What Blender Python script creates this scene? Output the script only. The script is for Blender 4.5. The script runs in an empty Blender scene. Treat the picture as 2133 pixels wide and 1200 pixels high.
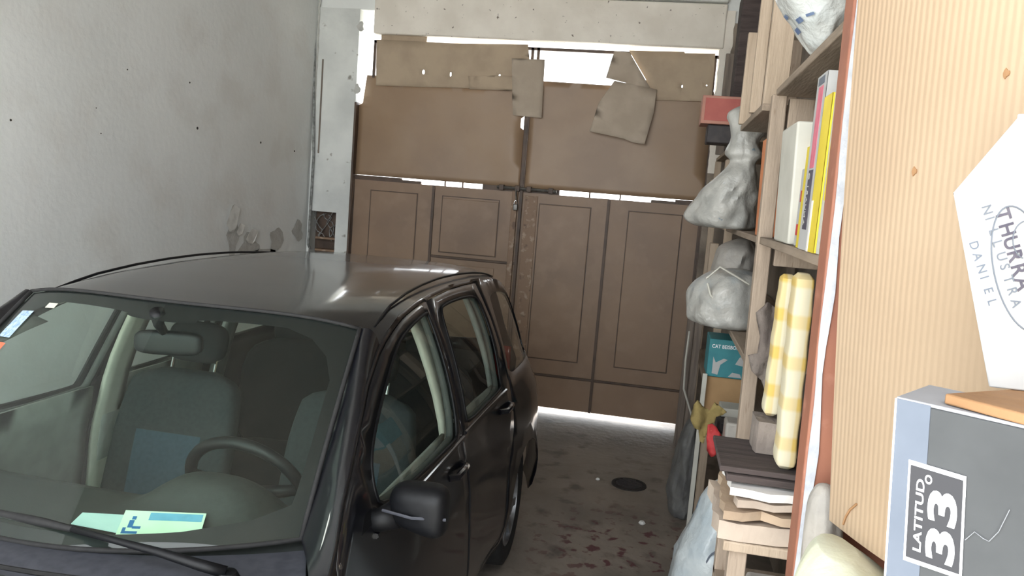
import bpy, bmesh, math, random
from mathutils import Vector, Matrix, noise
from mathutils.geometry import delaunay_2d_cdt
random.seed(7)
scene = bpy.context.scene
C = scene.collection

# ---------------------------------------------------------------- camera
IW, IH, FPX, CAMH = 2133.0, 1200.0, 1640.0, 1.9
_vy = Vector((1380 - IW / 2, -(430 - IH / 2), FPX)).normalized()
_up = _vy.cross(Vector((1, -0.08, 0))).normalized()
if _up.y < 0:
    _up = -_up
_vx = _vy.cross(_up)
if _vx.x < 0:
    _vx = -_vx
RW = Matrix((_vx, _vy, _up))            # camera axes -> world axes
cam_d = bpy.data.cameras.new('camera')
cam = bpy.data.objects.new('camera', cam_d)
C.objects.link(cam)
cam_d.sensor_width = 36
cam_d.lens = FPX / IW * 36
cam_d.clip_start = 0.02
cr, cu, cf = RW @ Vector((1, 0, 0)), RW @ Vector((0, 1, 0)), RW @ Vector((0, 0, 1))
cam.matrix_world = Matrix(((cr.x, cu.x, -cf.x, 0), (cr.y, cu.y, -cf.y, 0), (cr.z, cu.z, -cf.z, CAMH), (0, 0, 0, 1)))
scene.camera = cam

# ---------------------------------------------------------------- world, light, exposure
world = bpy.data.worlds.new('overcast_sky')
scene.world = world
world.use_nodes = True
bg = world.node_tree.nodes['Background']
bg.inputs[0].default_value = (0.93, 0.97, 1.0, 1)
bg.inputs[1].default_value = 1.0
scene.view_settings.view_transform = 'Standard'
scene.view_settings.look = 'None'
scene.view_settings.exposure = 2.72
scene.view_settings.gamma = 1
scene.view_settings.use_curve_mapping = False
scene.cycles.use_denoising = True
scene.cycles.max_bounces = 10
scene.cycles.diffuse_bounces = 5
scene.cycles.transparent_max_bounces = 16
scene.cycles.caustics_reflective = False
scene.cycles.caustics_refractive = False


sun_d = bpy.data.lights.new('sun', 'SUN')
sun_d.energy = 3.0
sun_d.angle = math.radians(6)
sun_d.color = (1.0, 0.97, 0.93)
sun = bpy.data.objects.new('sun', sun_d)
C.objects.link(sun)
sun.rotation_euler = (math.radians(-8), math.radians(32), 0)


def area_portal(name, loc, rot, sx, sy):
    l = bpy.data.lights.new(name, 'AREA')
    l.shape = 'RECTANGLE'
    l.size, l.size_y = sx, sy
    l.cycles.is_portal = True
    o = bpy.data.objects.new(name, l)
    C.objects.link(o)
    o.location = loc
    o.rotation_euler = rot


# ---------------------------------------------------------------- pixel -> world helpers (frame 2133 x 1200)
def at(px, py, X=None, Y=None, Z=None):
    d = RW @ Vector((px - IW / 2, -(py - IH / 2), FPX))
    if X is not None:
        t = X / d.x
    elif Y is not None:
        t = Y / d.y
    else:
        t = (Z - CAMH) / d.z
    return Vector((0, 0, CAMH)) + d * t


# ---------------------------------------------------------------- materials
def lin(c):
    return tuple(((v / 255) / 12.92 if v / 255 <= 0.04045 else ((v / 255 + 0.055) / 1.055) ** 2.4) for v in c) + (1,)


def mat(name, c1, c2=None, scale=6.0, rough=0.7, bump=0.0, bscale=None, metal=0.0, detail=6, lo=0.4, hi=0.65,
        stretch=None, coat=0.0, trans=0.0, alpha=1.0, sheen=0.0, spec=0.5, c3=None, s3=40, lo3=0.6, hi3=0.7):
    m = bpy.data.materials.new(name)
    m.use_nodes = True
    nt = m.node_tree
    b = nt.nodes['Principled BSDF']
    b.inputs['Roughness'].default_value = rough
    b.inputs['Metallic'].default_value = metal
    b.inputs['Coat Weight'].default_value = coat
    b.inputs['Specular IOR Level'].default_value = spec
    b.inputs['Transmission Weight'].default_value = trans
    b.inputs['Alpha'].default_value = alpha
    b.inputs['Base Color'].default_value = lin(c1)
    tc = nt.nodes.new('ShaderNodeNewGeometry')
    vec = tc.outputs['Position']
    if stretch:
        mp = nt.nodes.new('ShaderNodeMapping')
        mp.inputs['Scale'].default_value = stretch
        nt.links.new(vec, mp.inputs['Vector'])
        vec = mp.outputs[0]

    def nz(sc, det=detail):
        n = nt.nodes.new('ShaderNodeTexNoise')
        n.inputs['Scale'].default_value = sc
        n.inputs['Detail'].default_value = det
        nt.links.new(vec, n.inputs['Vector'])
        return n

    def mixin(prev, col, sc, l, h):
        r = nt.nodes.new('ShaderNodeMapRange')
        r.inputs[1].default_value, r.inputs[2].default_value = l, h
        nt.links.new(nz(sc).outputs[0], r.inputs[0])
        mx = nt.nodes.new('ShaderNodeMix')
        mx.data_type = 'RGBA'
        nt.links.new(r.outputs[0], mx.inputs[0])
        if prev is None:
            mx.inputs[6].default_value = lin(c1)
        else:
            nt.links.new(prev, mx.inputs[6])
        mx.inputs[7].default_value = lin(col)
        return mx.outputs[2]

    out = None
    if c2:
        out = mixin(None, c2, scale, lo, hi)
    if c3:
        out = mixin(out, c3, s3, lo3, hi3)
    if out is not None:
        nt.links.new(out, b.inputs['Base Color'])
    if bump:
        bp = nt.nodes.new('ShaderNodeBump')
        bp.inputs['Strength'].default_value = bump
        bp.inputs['Distance'].default_value = 0.02
        nt.links.new(nz(bscale or scale * 3).outputs[0], bp.inputs['Height'])
        nt.links.new(bp.outputs[0], b.inputs['Normal'])
    return m


def glass_mat(name, tint, rough=0.0, ior=1.5, haze=0.0):
    m = bpy.data.materials.new(name)
    m.use_nodes = True
    nt = m.node_tree
    nt.nodes.clear()
    out = nt.nodes.new('ShaderNodeOutputMaterial')
    tr = nt.nodes.new('ShaderNodeBsdfTransparent')
    tr.inputs[0].default_value = lin(tint)
    gl = nt.nodes.new('ShaderNodeBsdfGlossy')
    gl.inputs['Roughness'].default_value = rough
    lw = nt.nodes.new('ShaderNodeLayerWeight')          # Schlick reflectance, the same from both sides of the pane
    lw.inputs[0].default_value = 0.5
    pw = nt.nodes.new('ShaderNodeMath')
    pw.operation = 'POWER'
    pw.inputs[1].default_value = 5
    nt.links.new(lw.outputs['Facing'], pw.inputs[0])
    fr = nt.nodes.new('ShaderNodeMath')
    fr.operation = 'MULTIPLY_ADD'
    fr.inputs[1].default_value, fr.inputs[2].default_value = 0.92, 0.042
    nt.links.new(pw.outputs[0], fr.inputs[0])
    mx = nt.nodes.new('ShaderNodeMixShader')
    nt.links.new(fr.outputs[0], mx.inputs[0])
    nt.links.new(tr.outputs[0], mx.inputs[1])
    nt.links.new(gl.outputs[0], mx.inputs[2])
    last = mx.outputs[0]
    if haze:                                             # film of dust on the pane
        df = nt.nodes.new('ShaderNodeBsdfDiffuse')
        df.inputs[0].default_value = lin((190, 200, 190))
        m2 = nt.nodes.new('ShaderNodeMixShader')
        m2.inputs[0].default_value = haze
        nt.links.new(last, m2.inputs[1])
        nt.links.new(df.outputs[0], m2.inputs[2])
        last = m2.outputs[0]
    nt.links.new(last, out.inputs[0])
    return m


M = {}
M['plaster'] = mat('plaster', (237, 240, 239), (229, 232, 231), 0.9, 0.9, 0.12, 25, c3=(222, 221, 217), s3=2.6, lo3=0.5, hi3=0.85)
M['pier'] = mat('pier_plaster', (226, 229, 226), (205, 208, 206), 2.5, 0.9, 0.15, 30, c3=(150, 148, 142), s3=9, lo3=0.66, hi3=0.72)
M['lintel'] = mat('lintel_plaster', (240, 234, 224), (226, 219, 208), 3, 0.9, 0.2, 35, c3=(120, 110, 100), s3=26, lo3=0.68, hi3=0.72)
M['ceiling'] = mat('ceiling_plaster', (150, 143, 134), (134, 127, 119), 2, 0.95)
M['rightwall'] = mat('old_plaster', (150, 138, 125), (105, 95, 86), 3, 0.95, 0.3, 30)
M['street'] = mat('street_paving', (200, 198, 190), (180, 178, 172), 4, 0.9)
M['peel'] = mat('bare_render', (198, 198, 194), (184, 183, 178), 14, 0.95, 0.3, 60)
M['flake'] = mat('loose_paint', (226, 226, 222), (205, 205, 200), 14, 0.8)
M['dark'] = mat('dark_hole', (52, 48, 45), (38, 34, 32), 30, 0.9)
M['gate'] = mat('gate_paint', (142, 117, 95), (130, 107, 88), 2.2, 0.5, 0.1, 9, c3=(148, 124, 103), s3=7, lo3=0.5, hi3=0.8)
M['gatesheet'] = mat('gate_sheet_paint', (152, 126, 100), (140, 116, 94), 1.6, 0.46, 0.12, 5, c3=(158, 134, 110), s3=3, lo3=0.45, hi3=0.85)
M['gatedark'] = mat('gate_rail_paint', (88, 70, 57), (68, 54, 46), 8, 0.55, 0.2)
M['rust'] = mat('scraped_paint', (134, 109, 88), (165, 145, 126), 22, 0.6, 0.2, 40, lo=0.56, hi=0.68, c3=(104, 82, 66), s3=18, lo3=0.62, hi3=0.72)
M['steel'] = mat('dull_steel', (120, 118, 114), (90, 88, 85), 20, 0.45, metal=0.8)
M['board'] = mat('cardboard_grey', (182, 164, 142), (170, 152, 132), 5, 0.9, 0.08, 40)
M['board2'] = mat('cardboard_faded', (186, 172, 156), (174, 160, 144), 5, 0.9, 0.08, 40)
M['wire'] = mat('cable_grey', (150, 152, 150), (100, 100, 98), 30, 0.6)


def rib_mat(name, c1, c2, freq, ang):
    """corrugated cardboard: fine vertical flutes as bump along the wall direction"""
    m = mat(name, c1, c2, 3, 0.85, lo=0.35, hi=0.75, c3=(160, 136, 110), s3=30, lo3=0.72, hi3=0.8)
    nt = m.node_tree
    b = nt.nodes['Principled BSDF']
    g = nt.nodes.new('ShaderNodeNewGeometry')
    mp = nt.nodes.new('ShaderNodeMapping')
    mp.inputs['Rotation'].default_value = (0, 0, ang)
    nt.links.new(g.outputs['Position'], mp.inputs['Vector'])
    wv = nt.nodes.new('ShaderNodeTexWave')
    wv.inputs['Scale'].default_value = freq
    wv.inputs['Distortion'].default_value = 0.6
    wv.inputs['Detail'].default_value = 2
    nt.links.new(mp.outputs[0], wv.inputs['Vector'])
    bp = nt.nodes.new('ShaderNodeBump')
    bp.inputs['Strength'].default_value = 0.2
    bp.inputs['Distance'].default_value = 0.004
    nt.links.new(wv.outputs['Fac'], bp.inputs['Height'])
    nt.links.new(bp.outputs[0], b.inputs['Normal'])
    return m


M['carton'] = rib_mat('carton_kraft', (174, 152, 127), (164, 141, 116), 26, -math.atan2(-0.33, 0.17))


def floor_mat():
    m = mat('stained_concrete', (146, 136, 126), (122, 114, 106), 2.0, 0.6, 0.25, 18, c3=(100, 92, 86), s3=6, lo3=0.55, hi3=0.7)
    nt = m.node_tree
    b = nt.nodes['Principled BSDF']
    src = b.inputs['Base Color'].links[0].from_socket
    g = nt.nodes.new('ShaderNodeNewGeometry')
    n = nt.nodes.new('ShaderNodeTexNoise')
    n.inputs['Scale'].default_value = 13
    n.inputs['Detail'].default_value = 3
    nt.links.new(g.outputs['Position'], n.inputs['Vector'])
    r = nt.nodes.new('ShaderNodeMapRange')
    r.inputs[1].default_value, r.inputs[2].default_value = 0.56, 0.63
    nt.links.new(n.outputs[0], r.inputs[0])
    d = nt.nodes.new('ShaderNodeVectorMath')
    d.operation = 'DISTANCE'
    d.inputs[1].default_value = (0.0, 4.25, 0)
    nt.links.new(g.outputs['Position'], d.inputs[0])
    r2 = nt.nodes.new('ShaderNodeMapRange')
    r2.inputs[1].default_value, r2.inputs[2].default_value = 0.75, 0.3
    nt.links.new(d.outputs['Value'], r2.inputs[0])
    mu = nt.nodes.new('ShaderNodeMath')
    mu.operation = 'MULTIPLY'
    nt.links.new(r.outputs[0], mu.inputs[0])
    nt.links.new(r2.outputs[0], mu.inputs[1])
    mx = nt.nodes.new('ShaderNodeMix')
    mx.data_type = 'RGBA'
    nt.links.new(mu.outputs[0], mx.inputs[0])
    nt.links.new(src, mx.inputs[6])
    mx.inputs[7].default_value = lin((96, 56, 60))
    nt.links.new(mx.outputs[2], b.inputs['Base Color'])
    return m


M['floor'] = floor_mat()
# car
M['paint'] = mat('black_car_paint', (13, 14, 19), (17, 18, 23), 30, 0.3, 0.0, coat=0.8, spec=0.25)
M['paint'].node_tree.nodes['Principled BSDF'].inputs['Coat Roughness'].default_value = 0.08
M['plastic'] = mat('black_plastic', (12, 13, 16), (16, 17, 20), 60, 0.5, spec=0.25)
M['cowl'] = mat('grey_plastic', (62, 64, 72), (52, 54, 62), 40, 0.6)
M['rubber'] = mat('rubber', (24, 24, 25), (32, 32, 32), 40, 0.8)
M['alloy'] = mat('wheel_silver', (150, 152, 155), (120, 122, 126), 20, 0.35, metal=0.7)
M['chrome'] = mat('bright_metal', (205, 207, 210), None, rough=0.15, metal=1.0)
M['headliner'] = mat('headliner_cloth', (190, 190, 182), (178, 178, 170), 30, 0.95)
M['trim'] = mat('grey_door_trim', (158, 160, 154), (146, 148, 142), 12, 0.8)
M['frametrim'] = mat('grey_frame_trim', (88, 90, 87), (80, 82, 79), 12, 0.8)
M['beige'] = mat('pale_pillar_trim', (196, 194, 180), (184, 182, 168), 12, 0.8)
M['dash'] = mat('charcoal_dash', (38, 42, 41), (33, 37, 36), 60, 0.75, 0.05, 200)
M['seat'] = mat('charcoal_seat_cloth', (46, 52, 54), (40, 46, 48), 70, 0.95, 0.1, 300)
M['seatblue'] = mat('blue_seat_cloth', (52, 70, 82), (46, 64, 76), 70, 0.95, 0.1, 300)
M['darkcloth'] = mat('dark_seat_cloth', (28, 31, 33), (24, 27, 29), 60, 0.95)
M['wsglass'] = glass_mat('windscreen_glass', (236, 251, 243), haze=0.012)
M['sideglass'] = glass_mat('side_glass', (241, 249, 245), haze=0.012)
M['mirrorglass'] = mat('mirror_glass', (190, 205, 205), None, rough=0.03, metal=1.0)
M['lens'] = mat('lamp_lens', (200, 205, 210), None, rough=0.1, coat=1)
M['redlens'] = mat('red_lamp_lens', (150, 20, 18), None, rough=0.15, coat=1)
M['orange'] = mat('orange_sticker', (235, 105, 75), (225, 95, 65), 20, 0.6)
M['bluesticker'] = mat('pale_blue_sticker', (175, 195, 215), (120, 150, 185), 90, 0.6)
M['paperblue'] = mat('pale_blue_card', (205, 236, 232), (196, 228, 226), 10, 0.7)
M['papergreen'] = mat('pale_green_card', (214, 240, 214), (206, 232, 206), 10, 0.7)
M['printblue'] = mat('blue_print', (110, 175, 205), (100, 165, 195), 40, 0.7)
M['deepblue'] = mat('deep_blue_print', (25, 105, 165), None, rough=0.7)
# shelf things
M['brownpaint'] = mat('red_brown_paint', (160, 106, 84), (146, 96, 78), 6, 0.6, 0.1, 20, c3=(176, 124, 104), s3=14, lo3=0.6, hi3=0.75)
M['worn'] = mat('worn_pale_paint', (206, 210, 216), (186, 190, 198), 20, 0.8, 0.2, 60)
M['wood'] = mat('dusty_wood', (170, 153, 136), (154, 138, 122), 5, 0.85, 0.2, 20, stretch=(6, 6, 0.8), c3=(130, 110, 92), s3=12, lo3=0.62, hi3=0.75)
M['woodx'] = mat('dusty_shelf_wood', (154, 138, 122), (136, 122, 107), 5, 0.85, 0.2, 20, stretch=(6, 0.8, 6))
M['palewood'] = mat('pale_wood', (188, 170, 150), (174, 156, 136), 5, 0.85, 0.2, 20, stretch=(8, 8, 0.7))
M['greywood'] = mat('grey_old_wood', (132, 120, 110), (108, 98, 90), 5, 0.9, 0.25, 20, stretch=(8, 8, 0.7))
M['darkwood'] = mat('dark_old_wood', (78, 68, 66), (60, 52, 50), 6, 0.9, 0.25, 20, stretch=(1, 8, 8))
M['brick'] = mat('dusty_brick', (166, 128, 106), (150, 112, 92), 12, 0.9, 0.3, 40)
M['poly'] = mat('grey_plastic_bag', (178, 177, 172), (156, 156, 152), 9, 0.35, 0.5, 22, c3=(110, 128, 140), s3=16, lo3=0.66, hi3=0.7)
M['polyw'] = mat('milky_plastic_bag', (214, 222, 224), (192, 204, 210), 8, 0.3, 0.5, 18, c3=(120, 150, 175), s3=9, lo3=0.64, hi3=0.69)
M['polyclear'] = mat('clear_plastic_bag', (216, 220, 218), (198, 204, 204), 10, 0.25, 0.6, 20)
M['bluemark'] = mat('blue_bag_print', (92, 112, 150), (120, 138, 168), 40, 0.5)
M['polygrey'] = mat('grey_translucent_bag', (186, 184, 178), (166, 166, 162), 9, 0.35, 0.5, 20, c3=(148, 156, 160), s3=6, lo3=0.55, hi3=0.7)
M['polydust'] = mat('dusty_plastic_bag', (176, 170, 162), (156, 152, 146), 8, 0.6, 0.45, 18)
M['sackgreen'] = mat('pale_green_sack', (220, 222, 196), (206, 208, 190), 7, 0.6, 0.3, 16, c3=(206, 200, 192), s3=4, lo3=0.5, hi3=0.65)
M['greysack'] = mat('dark_grey_sack', (112, 112, 110), (92, 92, 92), 9, 0.8, 0.4, 22)
M['cloth'] = mat('grey_brown_cloth', (140, 130, 122), (116, 106, 100), 10, 0.95, 0.4, 40)
M['redbox'] = mat('faded_red_card', (176, 98, 90), (166, 88, 82), 8, 0.7)
M['redrim'] = mat('pale_red_card', (182, 132, 116), (172, 122, 108), 8, 0.7)
M['black'] = mat('black_plastic_dusty', (46, 42, 44), (60, 54, 54), 20, 0.6)
M['red'] = mat('bright_red_cloth', (196, 60, 62), (178, 50, 52), 14, 0.7, 0.2, 30, c3=(220, 150, 120), s3=30, lo3=0.7, hi3=0.74)
M['olive'] = mat('olive_cloth', (164, 146, 92), (140, 122, 76), 9, 0.9, 0.4, 30)
M['teal'] = mat('teal_card', (60, 138, 146), (52, 126, 136), 12, 0.6)
M['white'] = mat('white_card', (184, 184, 183), (176, 176, 175), 8, 0.7)
M['offwhite'] = mat('offwhite_card', (200, 198, 188), (190, 188, 178), 8, 0.8)
M['pages'] = mat('yellowed_pages', (224, 196, 146), (206, 176, 126), 30, 0.9, stretch=(1, 1, 6))
M['slate'] = mat('slate_card', (110, 116, 126), (98, 104, 114), 8, 0.7)
M['yellow'] = mat('yellow_cover', (228, 206, 60), (218, 194, 54), 10, 0.5)
M['pink'] = mat('pink_print', (214, 120, 136), (196, 100, 120), 30, 0.6)
M['ink'] = mat('dark_print', (70, 66, 80), (90, 86, 96), 60, 0.6)
M['orangebox'] = mat('orange_brown_card', (214, 138, 92), (200, 124, 82), 8, 0.7)
M['kraft'] = mat('kraft_card', (186, 150, 108), (172, 138, 98), 6, 0.85)
M['paper'] = mat('dusty_paper', (198, 182, 166), (178, 162, 148), 8, 0.9, 0.2, 30)
M['paperbrown'] = mat('brown_paper', (186, 164, 140), (168, 146, 124), 8, 0.9, 0.3, 20)
M['newsp'] = mat('white_paper', (236, 232, 228), (218, 214, 210), 12, 0.8)
M['shoegrey'] = mat('charcoal_card', (72, 74, 76), (66, 68, 70), 12, 0.7)
M['shoeblue'] = mat('blue_grey_card', (103, 111, 124), (98, 106, 119), 12, 0.7)
M['shoetop'] = mat('grey_card_edge', (160, 162, 168), (150, 152, 158), 12, 0.7)
M['print'] = mat('white_print', (244, 246, 250), None, rough=0.6)
M['logodark'] = mat('logo_dark_print', (58, 58, 62), None, rough=0.7)
M['plank'] = mat('brown_board', (160, 122, 86), (142, 106, 72), 8, 0.8, 0.2, 20)


def check_mat():
    m = mat('yellow_check_cloth', (244, 236, 206), None, rough=0.9)
    nt = m.node_tree
    b = nt.nodes['Principled BSDF']
    g = nt.nodes.new('ShaderNodeNewGeometry')
    s = nt.nodes.new('ShaderNodeSeparateXYZ')
    nt.links.new(g.outputs['Position'], s.inputs[0])

    def band(sock, f):
        a = nt.nodes.new('ShaderNodeMath'); a.operation = 'MULTIPLY'; a.inputs[1].default_value = f
        nt.links.new(sock, a.inputs[0])
        c = nt.nodes.new('ShaderNodeMath'); c.operation = 'SINE'
        nt.links.new(a.outputs[0], c.inputs[0])
        e = nt.nodes.new('ShaderNodeMapRange'); e.inputs[1].default_value, e.inputs[2].default_value = 0.3, 0.7
        e.inputs[4].default_value = 0.5
        nt.links.new(c.outputs[0], e.inputs[0])
        return e.outputs[0]
    ad = nt.nodes.new('ShaderNodeMath'); ad.operation = 'ADD'; ad.use_clamp = True
    nt.links.new(band(s.outputs['Z'], 62), ad.inputs[0])
    nt.links.new(band(s.outputs['X'], 120), ad.inputs[1])
    mx = nt.nodes.new('ShaderNodeMix'); mx.data_type = 'RGBA'
    nt.links.new(ad.outputs[0], mx.inputs[0])
    mx.inputs[6].default_value = lin((206, 198, 172))
    mx.inputs[7].default_value = lin((200, 170, 92))
    nt.links.new(mx.outputs[2], b.inputs['Base Color'])
    return m


M['check'] = check_mat()


# ---------------------------------------------------------------- mesh builders (all in world coordinates)
class MB:
    def __init__(self):
        self.v, self.f = [], []

    def add(self, vs, fs):
        k = len(self.v)
        self.v += [Vector(p) for p in vs]
        self.f += [tuple(i + k for i in f) for f in fs]
        return self

    def box(self, x0, x1, y0, y1, z0, z1, T=None):
        vs = [Vector((x, y, z)) for z in (z0, z1) for y in (y0, y1) for x in (x0, x1)]
        if T:
            vs = [T @ p for p in vs]
        return self.add(vs, [(0, 2, 3, 1), (4, 5, 7, 6), (0, 1, 5, 4), (2, 6, 7, 3), (0, 4, 6, 2), (1, 3, 7, 5)])

    def prism(self, pts, ext):
        n = len(pts)
        ext = Vector(ext)
        a = [Vector(p) for p in pts]
        return self.add(a + [p + ext for p in a],
                        [tuple(range(n))[::-1], tuple(range(n, 2 * n))] + [(i, (i + 1) % n, n + (i + 1) % n, n + i) for i in range(n)])

    def tube(self, path, r, n=8, cap=True):
        path = [Vector(p) for p in path]
        rs = r if isinstance(r, (list, tuple)) else [r] * len(path)
        rings, prev = [], None
        for i, p in enumerate(path):
            t = (path[min(i + 1, len(path) - 1)] - path[max(i - 1, 0)]).normalized()
            if prev is None:
                prev = t.orthogonal().normalized()
            nrm = (prev - t * prev.dot(t)).normalized()
            prev = nrm
            bi = t.cross(nrm)
            rings.append([p + (nrm * math.cos(a) + bi * math.sin(a)) * rs[i] for a in [2 * math.pi * k / n for k in range(n)]])
        vs = [q for ring in rings for q in ring]
        fs = [(i * n + k, i * n + (k + 1) % n, (i + 1) * n + (k + 1) % n, (i + 1) * n + k) for i in range(len(path) - 1) for k in range(n)]
        if cap:
            fs += [tuple(range(n))[::-1], tuple(range((len(path) - 1) * n, len(path) * n))]
        return self.add(vs, fs)

    def grid(self, fn, nu, nv, closeu=False, caps=False):
        vs = [fn(i / (nu if closeu else nu - 1), j / (nv - 1)) for j in range(nv) for i in range(nu)]
        fs = []
        for j in range(nv - 1):
            for i in range(nu if closeu else nu - 1):
                i2 = (i + 1) % nu
                fs.append((j * nu + i, j * nu + i2, (j + 1) * nu + i2, (j + 1) * nu + i))
        if caps:
            fs += [tuple(range(nu))[::-1], tuple(range((nv - 1) * nu, nv * nu))]
        return self.add(vs, fs)

    def lathe(self, prof, c, axis='X', n=28):
        """prof: list of (offset along axis, radius)"""
        c = Vector(c)

        def fn(u, v):
            a, r = prof[round(v * (len(prof) - 1))]
            s, k = math.sin(2 * math.pi * u) * r, math.cos(2 * math.pi * u) * r
            return c + (Vector((a, s, k)) if axis == 'X' else Vector((s, a, k)) if axis == 'Y' else Vector((s, k, a)))
        return self.grid(fn, n, len(prof), closeu=True)


def wloc(o):
    p = Vector((0, 0, 0))
    while o is not None:
        p += o.location
        o = o.parent
    return p


def obj(name, mb, m, parent=None, smooth=False, bevel=0.0, solid=0.0, auto=40, seg=2):
    xs, ys, zs = [[p[i] for p in mb.v] for i in range(3)]
    org = Vector(((min(xs) + max(xs)) / 2, (min(ys) + max(ys)) / 2, min(zs)))
    me = bpy.data.meshes.new(name)
    me.from_pydata([p - org for p in mb.v], [], mb.f)
    bm = bmesh.new()
    bm.from_mesh(me)
    bmesh.ops.recalc_face_normals(bm, faces=bm.faces)
    bm.to_mesh(me)
    bm.free()
    me.materials.append(M[m] if isinstance(m, str) else m)
    o = bpy.data.objects.new(name, me)
    C.objects.link(o)
    if parent is not None:
        o.parent = parent
        o.location = org - wloc(parent)
    else:
        o.location = org
    if solid:
        s = o.modifiers.new('solidify', 'SOLIDIFY')
        s.thickness = solid
        s.offset = 0
    if bevel:
        b = o.modifiers.new('bevel', 'BEVEL')
        b.width = bevel
        b.segments = seg
        b.limit_method = 'ANGLE'
        b.angle_limit = math.radians(35)
    if smooth or bevel:
        me.polygons.foreach_set('use_smooth', [True] * len(me.polygons))
        if auto and not smooth == 'all':
            bm = bmesh.new()
            bm.from_mesh(me)
            for e in bm.edges:
                if len(e.link_faces) == 2 and e.calc_face_angle(0) > math.radians(auto):
                    e.smooth = False
            bm.to_mesh(me)
            bm.free()
    return o


def tag(o, label=None, cat=None, group=None, kind=None):
    if label:
        o['label'] = label
    if cat:
        o['category'] = cat
    if group:
        o['group'] = group
    if kind:
        o['kind'] = kind
    return o


def thing(name, loc, label, cat, group=None):
    o = bpy.data.objects.new(name, None)
    o.empty_display_size = 0.1
    C.objects.link(o)
    o.location = Vector(loc)
    return tag(o, label, cat, group)


def B(*a, **k):
    return MB().box(*a, **k)


def inside(p, poly):
    x, y = p
    r = False
    j = len(poly) - 1
    for i in range(len(poly)):
        xi, yi = poly[i]
        xj, yj = poly[j]
        if (yi > y) != (yj > y) and x < (xj - xi) * (y - yi) / (yj - yi) + xi:
            r = not r
        j = i
    return r


def chaikin(poly, it=2, closed=True):
    for _ in range(it):
        out = []
        n = len(poly)
        for i in range(n):
            a, b = poly[i], poly[(i + 1) % n]
            out += [(a[0] * .75 + b[0] * .25, a[1] * .75 + b[1] * .25), (a[0] * .25 + b[0] * .75, a[1] * .25 + b[1] * .75)]
        poly = out
    return poly


def dens(poly, step):
    out = []
    n = len(poly)
    for i in range(n):
        a, b = poly[i], poly[(i + 1) % n]
        L = math.hypot(b[0] - a[0], b[1] - a[1])
        k = max(1, int(L / step))
        out += [(a[0] + (b[0] - a[0]) * t / k, a[1] + (b[1] - a[1]) * t / k) for t in range(k)]
    return out


def expand(poly, d):
    cx = sum(p[0] for p in poly) / len(poly)
    cy = sum(p[1] for p in poly) / len(poly)
    out = []
    for x, y in poly:
        L = math.hypot(x - cx, y - cy) or 1
        out.append((x + (x - cx) / L * d, y + (y - cy) / L * d))
    return out


def sheet(outer, holes, fn, step=0.06):
    """flat outline with holes, triangulated with inner points and mapped by fn(a, b) -> Vector"""
    polys = [dens(outer, step)] + [dens(h, step) for h in holes]
    vs, es = [], []
    for p in polys:
        k = len(vs)
        vs += [Vector(q) for q in p]
        es += [(k + i, k + (i + 1) % len(p)) for i in range(len(p))]
    x0, x1 = min(p[0] for p in outer), max(p[0] for p in outer)
    y0, y1 = min(p[1] for p in outer), max(p[1] for p in outer)
    edge = [q for p in polys for q in p]
    y = y0 + step / 2
    while y < y1:
        x = x0 + step / 2
        while x < x1:
            if inside((x, y), outer) and not any(inside((x, y), h) for h in holes) and \
                    all((q[0] - x) ** 2 + (q[1] - y) ** 2 > (step * .45) ** 2 for q in edge):
                vs.append(Vector((x, y)))
            x += step
        y += step
    ov, oe, of, *_ = delaunay_2d_cdt(vs, es, [], 0, 1e-6)
    fs = []
    for f in of:
        c = (sum(ov[i].x for i in f) / 3, sum(ov[i].y for i in f) / 3)
        if inside(c, polys[0]) and not any(inside(c, h) for h in polys[1:]):
            fs.append(tuple(f))
    return MB().add([fn(p.x, p.y) for p in ov], fs)


def interp(tab, x):
    if x <= tab[0][0]:
        return tab[0][1]
    for (a, b), (c, d) in zip(tab, tab[1:]):
        if x <= c:
            return b + (d - b) * (x - a) / (c - a)
    return tab[-1][1]


def text(name, body, size, T, m, parent, extrude=0.0006, offset=0.0, sx=1.0):
    cu_ = bpy.data.curves.new(name, 'FONT')
    cu_.body = body
    cu_.size = size
    cu_.extrude = extrude
    cu_.offset = offset
    cu_.resolution_u = 4
    tmp = bpy.data.objects.new('tmp_text', cu_)
    C.objects.link(tmp)
    dg = bpy.context.evaluated_depsgraph_get()
    me = bpy.data.meshes.new_from_object(tmp.evaluated_get(dg))
    bpy.data.objects.remove(tmp)
    bpy.data.curves.remove(cu_)
    mb = MB()
    mb.add([T @ Vector((v.co.x * sx, v.co.y, v.co.z)) for v in me.vertices], [tuple(p.vertices) for p in me.polygons])
    bpy.data.meshes.remove(me)
    return obj(name, mb, m, parent)


def frame3(o, x, y):
    """matrix that puts local x, y on world vectors x, y at o"""
    x = Vector(x).normalized()
    y = Vector(y)
    z = x.cross(y).normalized()
    y = z.cross(x)
    return Matrix(((x.x, y.x, z.x, o[0]), (x.y, y.y, z.y, o[1]), (x.z, y.z, z.z, o[2]), (0, 0, 0, 1)))


# ================================================================ SETTING
WL, WR, GY, GF = -3.15, 0.78, 6.77, 6.72          # left wall, right wall, gate plane, pier face
GL, GR = -2.755, 0.335                            # gate opening
YB = -0.4                                         # open yard end behind the camera
CEIL = 3.95
ROOF0 = -0.4                                      # the garage mouth: behind the camera lies the open yard

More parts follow.
